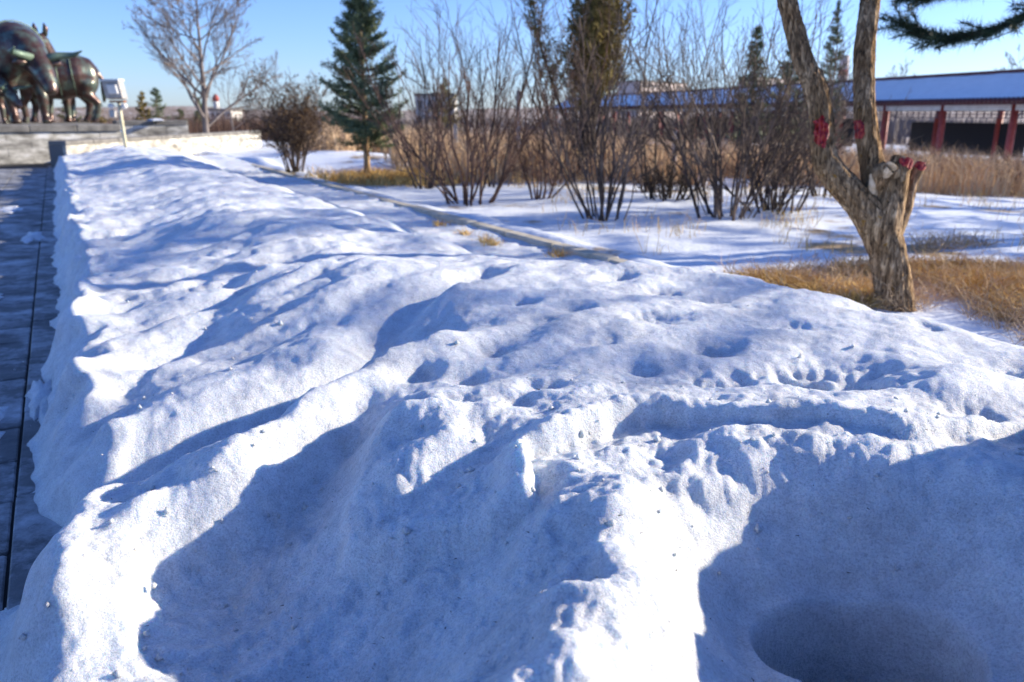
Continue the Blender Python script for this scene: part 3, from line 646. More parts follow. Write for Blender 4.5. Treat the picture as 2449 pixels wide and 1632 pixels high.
def shrub(name, loc, seed, n, h, lean, m, label, group, spread=.12, up=.25, kids=((3, 5), (6, 10)), rz=0, rad=(.008, .029), leaves=0, klen=.38, kang=(16, 44), minr=.0034, cat='shrub', bow=None):
    rnd = random.Random(seed); root = empty(name, loc, rz)
    for i in range(n):
        a = 2 * math.pi * (i + rnd.random()) / n; t = R(rnd.uniform(lean[0], lean[1])); q = (math.cos(a) * spread * rnd.random(), math.sin(a) * spread * rnd.random(), -.05)
        d = (math.sin(t) * math.cos(a), math.sin(t) * math.sin(a), math.cos(t)); segs = []; tips = []
        grow(segs, q, d, h * rnd.uniform(.62, 1.08), rnd.uniform(*rad), 2, rnd, up, .10, kids, kang, klen, 7, .3, .22, tips)
        st = seg_obj('stem', segs, m, root, 3, minr)
        if leaves and tips:
            tp_ = np.array([q[0] for q in rnd.sample(tips, min(leaves, len(tips)))]); nn = len(tp_)
            V, F = blades(tp_ + rng.normal(0, .02, (nn, 3)), rng.normal(size=(nn, 3)), rng.uniform(.03, .07, nn), rng.uniform(.02, .045, nn))
            mesh_np('dry_leaf_cluster', V, F, M['leaf_dry'], st, False)['kind'] = 'stuff'
    return tag(root, label, cat, group)
def base(px, py, z=None):
    """ground point seen at a pixel: step the terrain until the ray meets it"""
    z = 0.0
    for _ in range(12):
        q = G(px, py, z); z = float(field_height(np.array(q[0]), np.array(q[1])))
    return (float(q[0]), float(q[1]), z)
GS = 'bare shrubs beyond the kerb'
shrub('bare_shrub', base(1120, 488), 21, 24, 3.1, (4, 42), M['twig_red'], 'bare shrub of many dark stems with long branches arching towards the juniper', GS, .5)
shrub('bare_shrub', base(1440, 524), 22, 20, 2.7, (3, 34), M['twig'], 'bare shrub with dense black stem base, right in front of the juniper', GS, .42)
shrub('bare_shrub', base(1735, 520), 23, 26, 2.9, (3, 38), M['twig'], 'broad bare shrub of pale stems beside the fork-trunked tree', GS, .45)
shrub('bare_shrub', base(1850, 505), 24, 30, 2.1, (4, 44), M['twig'], 'thick bushy bare shrub touching the fork-trunked tree', GS, .4, kids=((4, 7), (9, 13)))
shrub('bare_shrub', base(1290, 476), 25, 14, 1.6, (4, 38), M['twig_red'], 'small thin bare shrub between the arching shrub and the juniper', GS, .2)
shrub('bare_shrub', base(1020, 452), 26, 10, 3.0, (2, 22), M['twig'], 'slim upright bare shrub just past the green spruce', GS, .2)
shrub('bare_shrub', base(1560, 462), 27, 11, 3.6, (2, 20), M['twig'], 'tall upright bare shrub behind the low dark bush', GS, .35)
shrub('bare_shrub', base(1660, 455), 28, 12, 3.9, (2, 22), M['twig'], 'tallest bare shrub with straight upright twigs before the pavilion roof', GS, .35)
shrub('bare_shrub', base(1330, 445), 29, 10, 3.6, (2, 22), M['twig_red'], 'upright bare shrub directly behind the juniper trunk', GS, .35)
shrub('bare_shrub', base(1960, 470), 30, 12, 3.4, (3, 26), M['twig'], 'upright bare shrub seen through the fork of the pruned tree', GS, .3)
shrub('bare_shrub', base(1180, 448), 34, 12, 3.7, (2, 20), M['twig'], 'tall thin bare shrub standing behind the arching shrub', GS, .35)
shrub('low_dark_bush', base(1590, 478), 31, 26, .75, (5, 60), M['bark_dark'], 'low dense dark bush sitting in the snow between the bare shrubs', None, .35, .1, ((4, 7), (8, 12)), cat='bush')
shrub('rounded_shrub', base(705, 410), 32, 30, 2.0, (2, 24), M['twig'], 'rounded clipped shrub with dry brown leaves before the terrace wall', None, .2, .12, ((5, 8), (8, 11)), leaves=150, klen=.52, kang=(24, 58), rad=(.010, .026), minr=.0045)
# thin scrub in front of the pavilion
for i, (px, py, h) in enumerate([(2180, 452, 1.0), (2260, 448, 1.1), (2340, 456, .9), (2410, 452, 1.2), (2120, 440, 1.2), (2440, 470, .9), (2300, 432, 1.2), (2200, 430, 1.3)]):
    shrub('scrub_bush', base(px, py), 50 + i, 14, h, (4, 40), M['twig_red'] if i % 2 else M['twig'], ('low red-brown scrub bush' if i % 2 else 'low grey-brown scrub bush') + ' in front of the red-columned pavilion', 'scrub in front of the pavilion', .4, .2, ((3, 5), (6, 9)), minr=.005, cat='bush')

def bare_tree(loc, seed, h, label, trunk_r, m, group=None, name='bare_tree', levels=((3, 5), (5, 8), (7, 10)), n_main=10, lean=(25, 60), minr=.006, up=.35, fork=.28, klen=.42, k=3):
    rnd = random.Random(seed); root = empty(name, loc); tr = []; cr = []
    p = Vector((0, 0, -.1)); d = Vector((rnd.uniform(-.05, .05), rnd.uniform(-.05, .05), 1)); n = 14; pts = []
    for i in range(n):
        d = (d + Vector((rnd.gauss(0, .05), rnd.gauss(0, .05), .1))).normalized(); q = p + d * h * .8 / n
        r0 = trunk_r * (1 - .85 * i / n); r1 = trunk_r * (1 - .85 * (i + 1) / n); tr.append((tuple(p), tuple(q), r0, r1)); pts.append((p.copy(), d.copy(), r0)); p = q
    for j in range(n_main):
        f = fork + (1 - fork) * (j + rnd.random() * .8) / n_main; a, dd, rr = pts[min(int(f * n), n - 1)]; an = j * 2.4 + rnd.random(); t = R(rnd.uniform(*lean))
        grow(cr, a, (math.sin(t) * math.cos(an), math.sin(t) * math.sin(an), math.cos(t)), h * (.62 - .35 * f), rr * .62, 3, rnd, up, .10, levels, (22, 48), klen, 7, .25, .25)
    seg_obj('trunk', tr, m, root, 8); seg_obj('crown', cr, m, root, k, minr); return tag(root, label, 'tree', group)
q = P(492, 300, 38); bare_tree((q.x, q.y, -.1), 5, 8.6, 'wide-spreading bare tree standing behind the terrace wall', .17, M['twig_pale'], n_main=20, minr=.0075, levels=((4, 6), (6, 9), (7, 10)), lean=(35, 82), up=.22, fork=.18)
q = P(556, 300, 41); bare_tree((q.x, q.y, -.2), 6, 4.2, 'thin young bare tree leaning beside the wide-spreading one', .06, M['twig_pale'], n_main=7, minr=.008, levels=((2, 3), (3, 5), (4, 6)))
for i, (px, D, h, s_) in enumerate([(2430, 72, 8.5, 8), (2140, 88, 8, 9), (1310, 80, 6.5, 10)]):
    q = P(px, 280, D); bare_tree((q.x, q.y, -1.2), s_, h, ['bare tree showing above the pavilion roof ridge at its near end', 'bare tree behind the pavilion roof, beyond the fork-trunked tree', 'bare tree far behind the juniper'][i], .2, M['twig_pale'], 'far bare trees', n_main=9, minr=.02, levels=((2, 3), (4, 6), (4, 6)))

# conifers
def needles_on(paths, m, name, parent, dens, ln, wd, spread=.9, fwd=.5, jit=.02):
    """paths: list of (p0, p1); needles set all round each"""
    A = np.array([p[0] for p in paths], float); B = np.array([p[1] for p in paths], float); l = np.linalg.norm(B - A, axis=1); cnt = np.maximum((l * dens).astype(int), 1)
    ix = np.repeat(np.arange(len(A)), cnt); t = rng.random(len(ix))[:, None]; bp = A[ix] + (B - A)[ix] * t; dr = (B - A)[ix] / np.maximum(l[ix][:, None], 1e-6)
    d = rng.normal(size=bp.shape) * spread + dr * fwd; n = len(bp)
    V, F = blades(bp + rng.normal(0, jit, bp.shape), d, rng.uniform(.6, 1.2, n) * ln, np.full(n, wd) * rng.uniform(.7, 1.3, n)); return mesh_np(name, V, F, m, parent, False)
def spruce(loc, seed, h, rmax, z0, label, m, dens=46, ln=.075, wd=.016, name='spruce_tree', droop=.1, group=None, trunk_r=.075, step=.085, tilt=0, gap=.0):
    rnd = random.Random(seed); root = empty(name, loc); tr = [((0, 0, -.1), (0, 0, z0), trunk_r, trunk_r * .85), ((0, 0, z0), (tilt, 0, h), trunk_r * .85, .006)]
    br = []; tw = []; z = z0; 
    while z < h - .05:
        f = (z - z0) / (h - z0); rm = rmax * (1 - f) ** .75 * (1 if f > .12 else .55 + 3.7 * f)
        for j in range(rnd.randint(3, 5) if z < h * .8 else 3):
            if rnd.random() < gap: continue
            a = rnd.uniform(0, 2 * math.pi); Lb = rm * rnd.uniform(.72, 1.18); p = Vector((tilt * f, 0, z)); d = Vector((math.cos(a), math.sin(a), rnd.uniform(-.05, .35) + .5 * f)); n = 5
            for i in range(n):
                d = (d + Vector((rnd.gauss(0, .06), rnd.gauss(0, .06), rnd.gauss(0, .05) - (droop if i < 2 else -.10)))).normalized(); q = p + d * Lb / n
                br.append((tuple(p), tuple(q), .014 * (1 - i / n) + .004, .014 * (1 - (i + 1) / n) + .003)); tw.append((tuple(p), tuple(q)))
                for sd in (-1, 1):
                    if i >= 1 or Lb < .5:
                        sl = Lb * (.42 - .06 * i) * rnd.uniform(.6, 1.1); nd = d.copy(); nd.rotate(Matrix.Rotation(sd * R(rnd.uniform(35, 60)), 3, 'Z')); nd.z += rnd.uniform(-.1, .22); e = q + nd.normalized() * sl; tw.append((tuple(q), tuple(e)))
                        for kk in range(2):
                            f2 = rnd.uniform(.3, .9); b0 = q.lerp(e, f2); nd2 = nd.copy(); nd2.rotate(Matrix.Rotation(rnd.choice((-1, 1)) * R(45), 3, 'Z')); nd2.z += rnd.uniform(-.1, .3); tw.append((tuple(b0), tuple(b0 + nd2.normalized() * sl * .45)))
                p = q
        z += step * rnd.uniform(.7, 1.3)
    seg_obj('trunk', tr, M['bark'], root, 10); cr = needles_on(tw, m, 'crown', root, dens, ln, wd); seg_obj('branchwork', br, M['bark_dark'], cr, 3)['kind'] = 'stuff'; return tag(root, label, 'tree', group)
spruce(base(880, 436), 3, 4.42, 1.0, .78, 'green spruce with bare lower trunk rising from a straw tussock', M['spruce'], dens=74, ln=.09, wd=.022, tilt=.0, step=.07, droop=.05)
for i, (px, py, D, h, r_, lab) in enumerate([(1795, 300, 27, 4.2, .9, 'dark pointed spruce behind the broad bare shrub'), (1880, 300, 30, 4.4, 1.0, 'dark pointed spruce framed by the fork-trunked tree'), (1065, 290, 60, 4.0, 1.6, 'small brownish conifer beside the far white block'), (1985, 200, 46, 7.6, 1.2, 'slender pale conifer rising behind the pavilion roof')]):
    q = P(px, py, D); zz = float(terrain(np.array(q.x), np.array(q.y))); spruce((q.x, q.y, zz), 60 + i, h - zz, r_, .4, lab, M['juniper'] if i == 2 else M['spruce'], dens=16, ln=.16, wd=.05, step=.16)
for i, (px, D, h, r_, mm, lab) in enumerate([(225, 44, 2.9, .9, 'juniper', 'rounded golden conifer seen behind the legs of the bronze animals'), (345, 46, 3.0, .7, 'juniper', 'brown-green bushy conifer just past the floodlight'), (378, 47, 3.2, 1.0, 'spruce', 'young open pine between the floodlight and the wide bare tree'), (478, 50, 2.7, .6, 'spruce', 'small dark conifer behind the wide bare tree trunk'), (430, 52, 2.0, .8, 'spruce', 'low dark conifer at the end of the pedestal block'), (160, 46, 2.5, 1.0, 'spruce', 'dark conifer half hidden by the bronze animals')]):
    q = P(px, 280, D); spruce((q.x, q.y, -.3), 70 + i, h, r_, .2, lab, M[mm], dens=14, ln=.16, wd=.05, step=.17, group='small conifers behind the plinth')

def juniper(loc, seed, label):
    rnd = random.Random(seed); root = empty('juniper_tree', loc); tr = []; tw = []
    for i in range(13):
        a = rnd.uniform(0, 2 * math.pi); l = rnd.uniform(.04, .25); H = rnd.uniform(3.7, 5.6) * (1 - .5 * l); p = Vector((0, 0, .1)); d = Vector((math.cos(a) * l * 1.7, math.sin(a) * l * 1.7, 1)).normalized(); n = 16
        for k_ in range(n):
            d = (d + Vector((rnd.gauss(0, .03), rnd.gauss(0, .03), .06))).normalized(); q = p + d * H / n; tr.append((tuple(p), tuple(q), .05 * (1 - k_ / n) + .006, .05 * (1 - (k_ + 1) / n) + .004))
            if k_ > 5:
                for m_ in range(8):
                    b = rnd.uniform(0, 2 * math.pi); f = k_ / n; sl = (.62 * (1 - f) ** .6 + .10) * rnd.uniform(.5, 1.1); nd = Vector((math.cos(b), math.sin(b), rnd.uniform(.5, 1.5))).normalized(); s0 = p.lerp(q, rnd.random()); e = s0 + nd * sl; tw.append((tuple(s0), tuple(e)))
                    for c_ in range(2):
                        s1 = s0.lerp(e, rnd.uniform(.4, .9)); nd2 = (nd + Vector((rnd.gauss(0, .4), rnd.gauss(0, .4), .4))).normalized(); tw.append((tuple(s1), tuple(s1 + nd2 * sl * .4)))
            p = q
    seg_obj('trunk', tr, M['bark_dark'], root, 5); needles_on(tw, M['juniper'], 'crown', root, 44, .11, .03, .5, 1.0, .03); return tag(root, label, 'tree')
jb = base(1395, 432); juniper(jb, 4, 'big golden-green juniper with upright plumes towering over the bare shrubs')

# ------------------------------------------------------------------ pruned tree with forked trunk
DT = 6.25
def T(px, py, dd=0.0): return P(px, py, DT + dd)
def bark_tube(pts, rads, seed, nu=44, nl=150, amp=.010):
    pts = np.array([tuple(p) for p in pts]); n = len(pts); s = np.concatenate([[0], np.cumsum(np.linalg.norm(np.diff(pts, axis=0), axis=1))]); ss = np.linspace(0, s[-1], nl)
    def cr(vals):                                  # smooth interpolation through the joints
        c = np.stack([np.interp(ss, s, vals[:, i]) for i in range(vals.shape[1])], 1); k = max(3, int(nl / n * .55)); ker = np.hanning(k + 2)[1:-1]; ker /= ker.sum()
        pad = np.concatenate([np.repeat(c[:1], k, 0) + (np.arange(-k, 0)[:, None]) * (c[1] - c[0]), c, np.repeat(c[-1:], k, 0) + (np.arange(1, k + 1)[:, None]) * (c[-1] - c[-2])])
        return np.stack([np.convolve(pad[:, i], ker, 'same')[k:-k] for i in range(c.shape[1])], 1)
    C = cr(pts); Rr = cr(np.array(rads)[:, None])[:, 0]; t = np.gradient(C, axis=0); t /= np.linalg.norm(t, axis=1, keepdims=True)
    up = np.array((0, 1., 0)); a = np.cross(t, up); a /= np.linalg.norm(a, axis=1, keepdims=True); b = np.cross(a, t)
    an = np.linspace(0, 2 * np.pi, nu, endpoint=False); A, S = np.meshgrid(an, ss); cx, sx = np.cos(A) * 2.2, np.sin(A) * 2.2
    tw_ = A + .5 * S
    rg = 1 - np.abs(perlin(np.cos(tw_) * 5.5 + S * .5, np.sin(tw_) * 5.5 + S * 1.5, seed)) * 2.6
    rr = Rr[:, None] * (1 + .07 * perlin(cx * .5 + S * 2.2, sx * .5 + S * 1.1, seed + 3)) + amp * rg + amp * .6 * perlin(np.cos(tw_) * 7 + S * 3, np.sin(tw_) * 7 + S * 5, seed + 5)
    V = C[:, None, :] + a[:, None, :] * (np.cos(A) * rr)[..., None] + b[:, None, :] * (np.sin(A) * rr)[..., None]
    idx = np.arange(nl * nu).reshape(nl, nu); F = np.stack([idx[:-1], np.roll(idx, -1, 1)[:-1], np.roll(idx, -1, 1)[1:], idx[1:]], -1).reshape(-1, 4)
    NR.append((V - C[:, None, :]).reshape(-1, 3)); return V.reshape(-1, 3), F
NR = []
root_t = empty('pruned_tree', (*T(2143, 790)[:2], 0.0)); tl = Vector(root_t.location)
def rel(ps): return [p - tl for p in ps]
k_ = DT / FP
tp1 = [T(2144, 800), T(2142, 740), T(2133, 660), T(2122, 600), T(2100, 540), T(2066, 495), T(2035, 462), T(2003, 430), T(1975, 388), T(1966, 345), T(1968, 300), T(1962, 250), T(1945, 195), T(1922, 150), T(1905, 85), T(1882, 0), T(1862, -90), T(1835, -220), T(1790, -420)]
rd1 = [56, 43, 41, 43, 46, 39, 33, 31, 30, 27, 25, 26, 25, 22, 20, 19, 18, 15, 9]
V1, F1 = bark_tube(rel(tp1), [r * k_ * .9 for r in rd1], 5, 72, 300, .017)
tp2 = [T(2118, 585), T(2112, 540), T(2104, 480, .02), T(2092, 430, .04), T(2083, 385, .05), T(2073, 320, .05), T(2067, 250, .06), T(2066, 180, .07), T(2069, 100, .08), T(2080, 10, .1), T(2090, -90, .12), T(2120, -250, .2), T(2150, -420, .3)]
rd2 = [34, 37, 32, 27, 25, 23, 21, 21, 21, 20, 19, 15, 9]
V2, F2 = bark_tube(rel(tp2), [r * k_ for r in rd2], 9, 60, 250, .014)
mesh_np('trunk', np.concatenate([V1, V2]), np.concatenate([F1, F2 + len(V1)]), M['bark'], root_t)
VS1, FS1 = V3, F3 = bark_tube(rel([T(2110, 560, -.02), T(2125, 500, -.06), T(2140, 440, -.08), T(2152, 395, -.09), T(2158, 380, -.09)]), [r * k_ for r in (36, 33, 27, 23, 22)], 13, 36, 60, .011)
st1 = mesh_np('stub', V3, F3, M['bark'], root_t); st1['label'] = 'blackened cut stub with red sealed end'
VS2, FS2 = V3, F3 = bark_tube(rel([T(2135, 560, .05), T(2165, 500, .06), T(2180, 440, .04), T(2198, 400, .02), T(2204, 393, .02)]), [r * k_ for r in (22, 16, 12, 11, 10)], 15, 24, 50, .006)
mesh_np('stub', V3, F3, M['bark'], root_t)
V3, F3 = bark_tube(rel([T(2088, 470, -.04), T(2086, 445, -.10), T(2083, 415, -.12)]), [r * k_ for r in (12, 8, 2)], 17, 16, 24, .004)
mesh_np('splinter', V3, F3, M['cutwood'], root_t)
VS4, FS4 = V3, F3 = bark_tube(rel([T(2098, 445, -.05), T(2105, 415, -.12), T(2125, 400, -.16)]), [r * k_ for r in (22, 19, 17)], 19, 24, 30, .006)
mesh_np('stub', V3, F3, M['bark'], root_t)
def wound(Vs, Fs, Ns, px, py, rx, rz_, m, name, seed, off=.004, full=False):
    """paint or bared wood lying on the bark: the bark's own faces round a pruning scar, lifted a little"""
    c = np.array(T(px, py) - tl); fc = Vs[Fs].mean(1); near_ = np.hypot((fc[:, 0] - c[0]) / (rx * k_), (fc[:, 2] - c[2]) / (rz_ * k_)) < 1.9
    Q = Vs[Fs[near_]]; QN = Ns[Fs[near_]]; m_ = 5; gs = np.linspace(0, 1, m_ + 1); aa, bb = np.meshgrid(gs, gs, indexing='ij'); w4 = np.stack([(1 - aa) * (1 - bb), aa * (1 - bb), aa * bb, (1 - aa) * bb], -1)
    Vs = np.einsum('ijk,nkc->nijc', w4, Q).reshape(-1, 3); Ns = np.einsum('ijk,nkc->nijc', w4, QN).reshape(-1, 3); i_ = np.arange((m_ + 1) ** 2).reshape(m_ + 1, m_ + 1)
    q_ = np.stack([i_[:-1, :-1], i_[1:, :-1], i_[1:, 1:], i_[:-1, 1:]], -1).reshape(-1, 4); Fs = (q_[None] + (np.arange(len(Q)) * (m_ + 1) ** 2)[:, None, None]).reshape(-1, 4); fc = Vs[Fs].mean(1); fn = Ns[Fs].mean(1)
    q = np.hypot((fc[:, 0] - c[0]) / (rx * k_), (fc[:, 2] - c[2]) / (rz_ * k_)) + .4 * perlin(fc[:, 0] * 30, fc[:, 2] * 20, seed) + .14 * perlin(fc[:, 0] * 90, fc[:, 2] * 70, seed + 1)
    k = (q < 1) & ((fn[:, 1] < .02) | full); Fk = Fs[k]; used = np.unique(Fk); mp = np.full(len(Vs), -1); mp[used] = np.arange(len(used))
    n_ = Ns[used] / np.linalg.norm(Ns[used], axis=1, keepdims=True); return mesh_np(name, Vs[used] + n_ * off, mp[Fk], M[m], root_t)
TB = {'a': (V1, F1, NR[0]), 'b': (V2, F2, NR[1]), 's': (VS1, FS1, NR[2]), 't': (VS2, FS2, NR[3]), 'w': (VS4, FS4, NR[5])}
wound(*TB['a'], 1957, 315, 14, 34, 'redpaint', 'pruning_cut', 3); pass
wound(*TB['b'], 2056, 312, 9, 22, 'redpaint', 'pruning_cut', 7)
wound(*TB['w'], 2108, 408, 22, 16, 'cutwood', 'exposed_wood', 11, .004, True); wound(*TB['w'], 2128, 408, 12, 26, 'redpaint', 'pruning_cut', 13, .007, True)
wound(*TB['s'], 2158, 385, 30, 16, 'redpaint', 'pruning_cut', 15, .004, True); wound(*TB['s'], 2165, 425, 8, 30, 'redpaint', 'pruning_cut', 17); wound(*TB['t'], 2203, 396, 18, 10, 'redpaint', 'pruning_cut', 19, .004, True)
def cut(px, py, dd, rx, rz_, tx, tz, m, name='cut_face'):
    mb = MB(); c = T(px, py, dd) - tl; Mx = Matrix.Rotation(tz, 3, 'Z') @ Matrix.Rotation(tx, 3, 'X')
    o = mb.ell(c, (rx * k_, .010, rz_ * k_), Mx, 22, 12).build(name, M[m], root_t, True)
    for v in o.data.vertices: v.co += (Vector(v.co) - c) * .45 * float(perlin(np.array(v.co.x * 30), np.array(v.co.y * 30 + v.co.z * 9), 3)) + Vector((0, 0, .006 * float(perlin(np.array(v.co.x * 60), np.array(v.co.y * 60), 5))))
    return o
cut(2158, 379, -.09, 19, 17, R(84), 0, 'redpaint'); cut(2205, 392, .02, 9, 8, R(84), 0, 'redpaint'); cut(2127, 400, -.165, 15, 15, R(40), R(-40), 'cutwood')
# branching above the frame, from the limb ends
rnd_t = random.Random(40); cs = []
for (p, d) in ((tp1[-1], (-.3, .1, 1)), (tp2[-1], (.25, .1, 1)), (tp1[-2], (.2, -.5, .8)), (tp2[-2], (-.2, .5, .8)), (tp1[-3], (-.9, .3, .7)), (tp2[-3], (.9, -.3, .7))):
    for j in range(3):
        dd = Vector(d) + Vector((rnd_t.gauss(0, .4), rnd_t.gauss(0, .4), rnd_t.gauss(0, .2))); grow(cs, p - tl, dd, rnd_t.uniform(1.2, 2.0), .024, 3, rnd_t, .2, .1, ((2, 4), (4, 6), (5, 8)), (22, 48), .45, 7, .3, .2)
seg_obj('crown', cs, M['twig'], root_t, 3, .003)
tag(root_t, 'rough-barked fork-trunked tree with sawn stubs and red painted cuts', 'tree')

# ------------------------------------------------------------------ pine whose low branch hangs into view, and its neighbours outside the frame
def pine(loc, h, seed, label, branches, low=None, rmax=2.4, z0=1.6, dens=150, ln=.10, wd=.007, name='pine_tree', trunk_r=.16, nb=34):
    rnd = random.Random(seed); root = empty(name, loc); l0 = Vector(loc)
    tr = [((0, 0, -.1), (0, 0, h * .5), trunk_r, trunk_r * .7), ((0, 0, h * .5), (0, 0, h), trunk_r * .7, .02)]; br = []; tw = []
    def bough(p, d, Lb, sag):
        p = Vector(p); d = Vector(d).normalized(); n = 7
        for i in range(n):
            d = (d + Vector((rnd.gauss(0, .06), rnd.gauss(0, .06), rnd.gauss(0, .05) - sag))).normalized(); q = p + d * Lb / n; br.append((tuple(p), tuple(q), .03 * (1 - i / n) + .006, .03 * (1 - (i + 1) / n) + .005))
            if i >= 2:
                for sd in (-1, 1):
                    nd = d.copy(); nd.rotate(Matrix.Rotation(sd * R(rnd.uniform(25, 55)), 3, 'Z')); nd.z += rnd.uniform(0, .3); e = q + nd.normalized() * Lb * .2 * rnd.uniform(.7, 1.2); br.append((tuple(q), tuple(e), .008, .005)); tw.append((tuple(q.lerp(e, .25)), tuple(e)))
            if i >= 4: tw.append((tuple(p), tuple(q)))
            p = q
    for i in range(nb):
        z = z0 + (h - z0) * (i + .5) / nb; a = i * 2.4; f = (z - z0) / (h - z0); bough((0, 0, z), (math.cos(a), math.sin(a), .25), rmax * (1 - .75 * f) * rnd.uniform(.8, 1.15), .03)
    seg_obj('trunk', tr, M['bark'], root, 12); cr = needles_on(tw, M['pine'], 'crown', root, dens, ln, wd, .8, .8, .004); seg_obj('branchwork', br, M['bark_dark'], cr, 5)['kind'] = 'stuff'
    if low:
        br = []; tw = []
        for pts, rr in low:
            pts = [p - l0 for p in pts]
            for i in range(len(pts) - 1): br.append((tuple(pts[i]), tuple(pts[i + 1]), rr * (1 - .7 * i / len(pts)), rr * (1 - .7 * (i + 1) / len(pts))))
            for i in range(1, len(pts) - 1) if rr > .01 else range(0): pass
            if rr > .01:
                for i in range(2, len(pts) - 1):
                    for j in range(11):
                        q = pts[i].lerp(pts[i + 1], rnd.random()); d = (pts[i + 1] - pts[i]).normalized(); nd = (d + Vector((rnd.gauss(0, .35), rnd.gauss(0, .5), rnd.gauss(0, .3)))).normalized(); e = q + nd * rnd.uniform(.14, .38); br.append((tuple(q), tuple(e), .006, .004)); tw.append((tuple(q), tuple(e)))
                    tw.append((tuple(pts[i]), tuple(pts[i + 1])))
        lb = seg_obj('low_branch', br, M['bark_dark'], root, 6); needles_on(tw, M['pine'], 'needle_tufts', lb, 430, .13, .0075, .75, .7, .003)['kind'] = 'stuff'
    return tag(root, label, 'tree')
DP = 8.8
b1 = [P(2700, -120, DP), P(2560, -40, DP), P(2480, 15, DP), P(2420, 55, DP), P(2350, 75, DP), P(2280, 92, DP), P(2210, 85, DP), P(2150, 55, DP)]
b2 = [P(2700, -150, DP + .3), P(2500, -80, DP + .3), P(2380, -40, DP + .3), P(2300, -20, DP + .3), P(2230, -8, DP + .3), P(2190, -8, DP + .3)]
b3 = [P(2560, -40, DP), P(2480, 40, DP + .05), P(2420, 75, DP + .05), P(2370, 95, DP + .05), P(2330, 98, DP + .05)]
pine((7.6, 9.7, 0.0), 6.8, 91, 'pine standing beside the bank, its dark low bough reaching over the pruned tree', None, [(b1, .034), (b2, .026), (b3, .0095)], rmax=1.5, z0=3.4)
for i, (x, y, h, s_) in enumerate([(13.2, 11.6, 7.5, 92), (14.6, 15.6, 6.5, 93), (17.0, 8.6, 8.0, 94), (20.5, 14.0, 8.0, 95)]):
    pine((x, y, float(terrain(np.array(x), np.array(y)))), h, s_, ['pine of the row whose shade crosses the snow before the pavilion', 'smaller pine at the pavilion end of the pine row', 'pine in the row nearest the camera side', 'tall pine behind the pine row'][i], None, None, rmax=2.9, z0=1.0, dens=110, ln=.16, wd=.022)

# ------------------------------------------------------------------ pavilion (covered corridor)
e = np.array((-.225, .974)); e /= np.linalg.norm(e); back = np.array((e[1], -e[0]))
p0 = P(2405, 400, 38.4); pv = empty('pavilion', (p0.x, p0.y, p0.z), math.atan2(e[1], e[0])); HE = 3.02; W = 3.6
# local frame: x along the corridor (away), -y towards the back (right), +y towards the viewer
S0, S1, PITCHC = -9.2, 78.2, 4.6
cproto = MB().tube([(0, 0, -.3), (0, 0, .25), (0, 0, HE - .1)], [.2, .17, .165], 14).build('column', M['red'], pv, True)
bproto = MB().tube([(0, 0, -.35), (0, 0, .06), (0, 0, .1)], [.3, .3, .24], 14).build('column_base', M['coping'], pv, True)
first = True
for i in range(20):
    for yy in (0, -W):
        x = S0 + i * PITCHC
        for pr, isf in ((cproto, first), (bproto, first)):
            o = pr if isf else pr.copy()
            if not isf: COL.objects.link(o); o.parent = pv
            o.location = (x, yy, 0)
        first = False
MB().box(((S0 + S1) / 2, -W / 2, -.35), (S1 - S0 + 1, W + 1.4, .5)).build('floor_slab', M['coping'], pv)
for yy, nm in ((0, 'front_beam'), (-W, 'rear_beam')): MB().box(((S0 + S1) / 2, yy, HE - .2), (S1 - S0, .22, .36)).build(nm, M['white'], pv)
lat = MB()
for yy in (0,):
    for zz in (HE - .42, HE - .58, HE - .74): lat.box(((S0 + S1) / 2, yy, zz), (S1 - S0, .05, .045))
    x = S0
    while x < S0 + 40: lat.box((x, yy, HE - .58), (.045, .045, .32)); x += .46
lat.build('lattice_frieze', M['lattice'], pv)
MB().box((7.0, -W + .02, 1.1), (8.6, .08, 1.75)).build('dark_screen_wall', M['dark_panel'], pv)
MB().box((30, -W + .02, 1.2), (26, .08, 1.9)).build('dark_screen_wall', M['dark_panel'], pv)
def roof_strip(y0, z0, y1, z1, n, nx, bump, name, m, off):
    V = []; F = []
    for i in range(nx + 1):
        x = S0 - .6 + (S1 - S0 + 1.2) * i / nx
        for j in range(n + 1):
            f = j / n; V.append((x, y0 + (y1 - y0) * f, z0 + (z1 - z0) * f - .10 * math.sin(math.pi * f) + off + bump * float(perlin(np.array(x * .8), np.array(f * 4), 7))))
    for i in range(nx):
        for j in range(n): F.append((i * (n + 1) + j, (i + 1) * (n + 1) + j, (i + 1) * (n + 1) + j + 1, i * (n + 1) + j + 1))
    return mesh_np(name, V, F, m, pv)
YE, ZE, YR, ZR = .95, HE - .02, -W / 2, HE + 1.36
roof_strip(YE, ZE, YR, ZR, 8, 60, 0, 'roof_slope', M['maroon'], 0.0); roof_strip(-W - .95, ZE, YR, ZR, 8, 60, 0, 'roof_slope', M['maroon'], 0.0)
rs = roof_strip(YE - .10, ZE + .03, YR + .12, ZR - .02, 10, 300, .05, 'roof_snow', M['snow2'], .055)
MB().box(((S0 + S1) / 2, YR, ZR + .09), (S1 - S0 + 1.4, .22, .26), bev=.05).build('ridge', M['maroon'], pv)
MB().box(((S0 + S1) / 2, YE - .06, ZE - .07), (S1 - S0 + 1.2, .05, .10)).build('eave_board', M['maroon'], pv)
tproto = MB().tube([(0, .06, 0), (0, -.28, .14)], [.085, .085], 10).build('eave_tile', M['maroon'], pv, True)
for i in range(300):
    o = tproto if i == 0 else tproto.copy()
    if i: COL.objects.link(o); o.parent = pv
    o.location = (S0 - .5 + i * .27, YE, ZE + .02)
tag(pv, 'long open corridor pavilion with red columns and snow-covered tiled roof', 'pavilion')

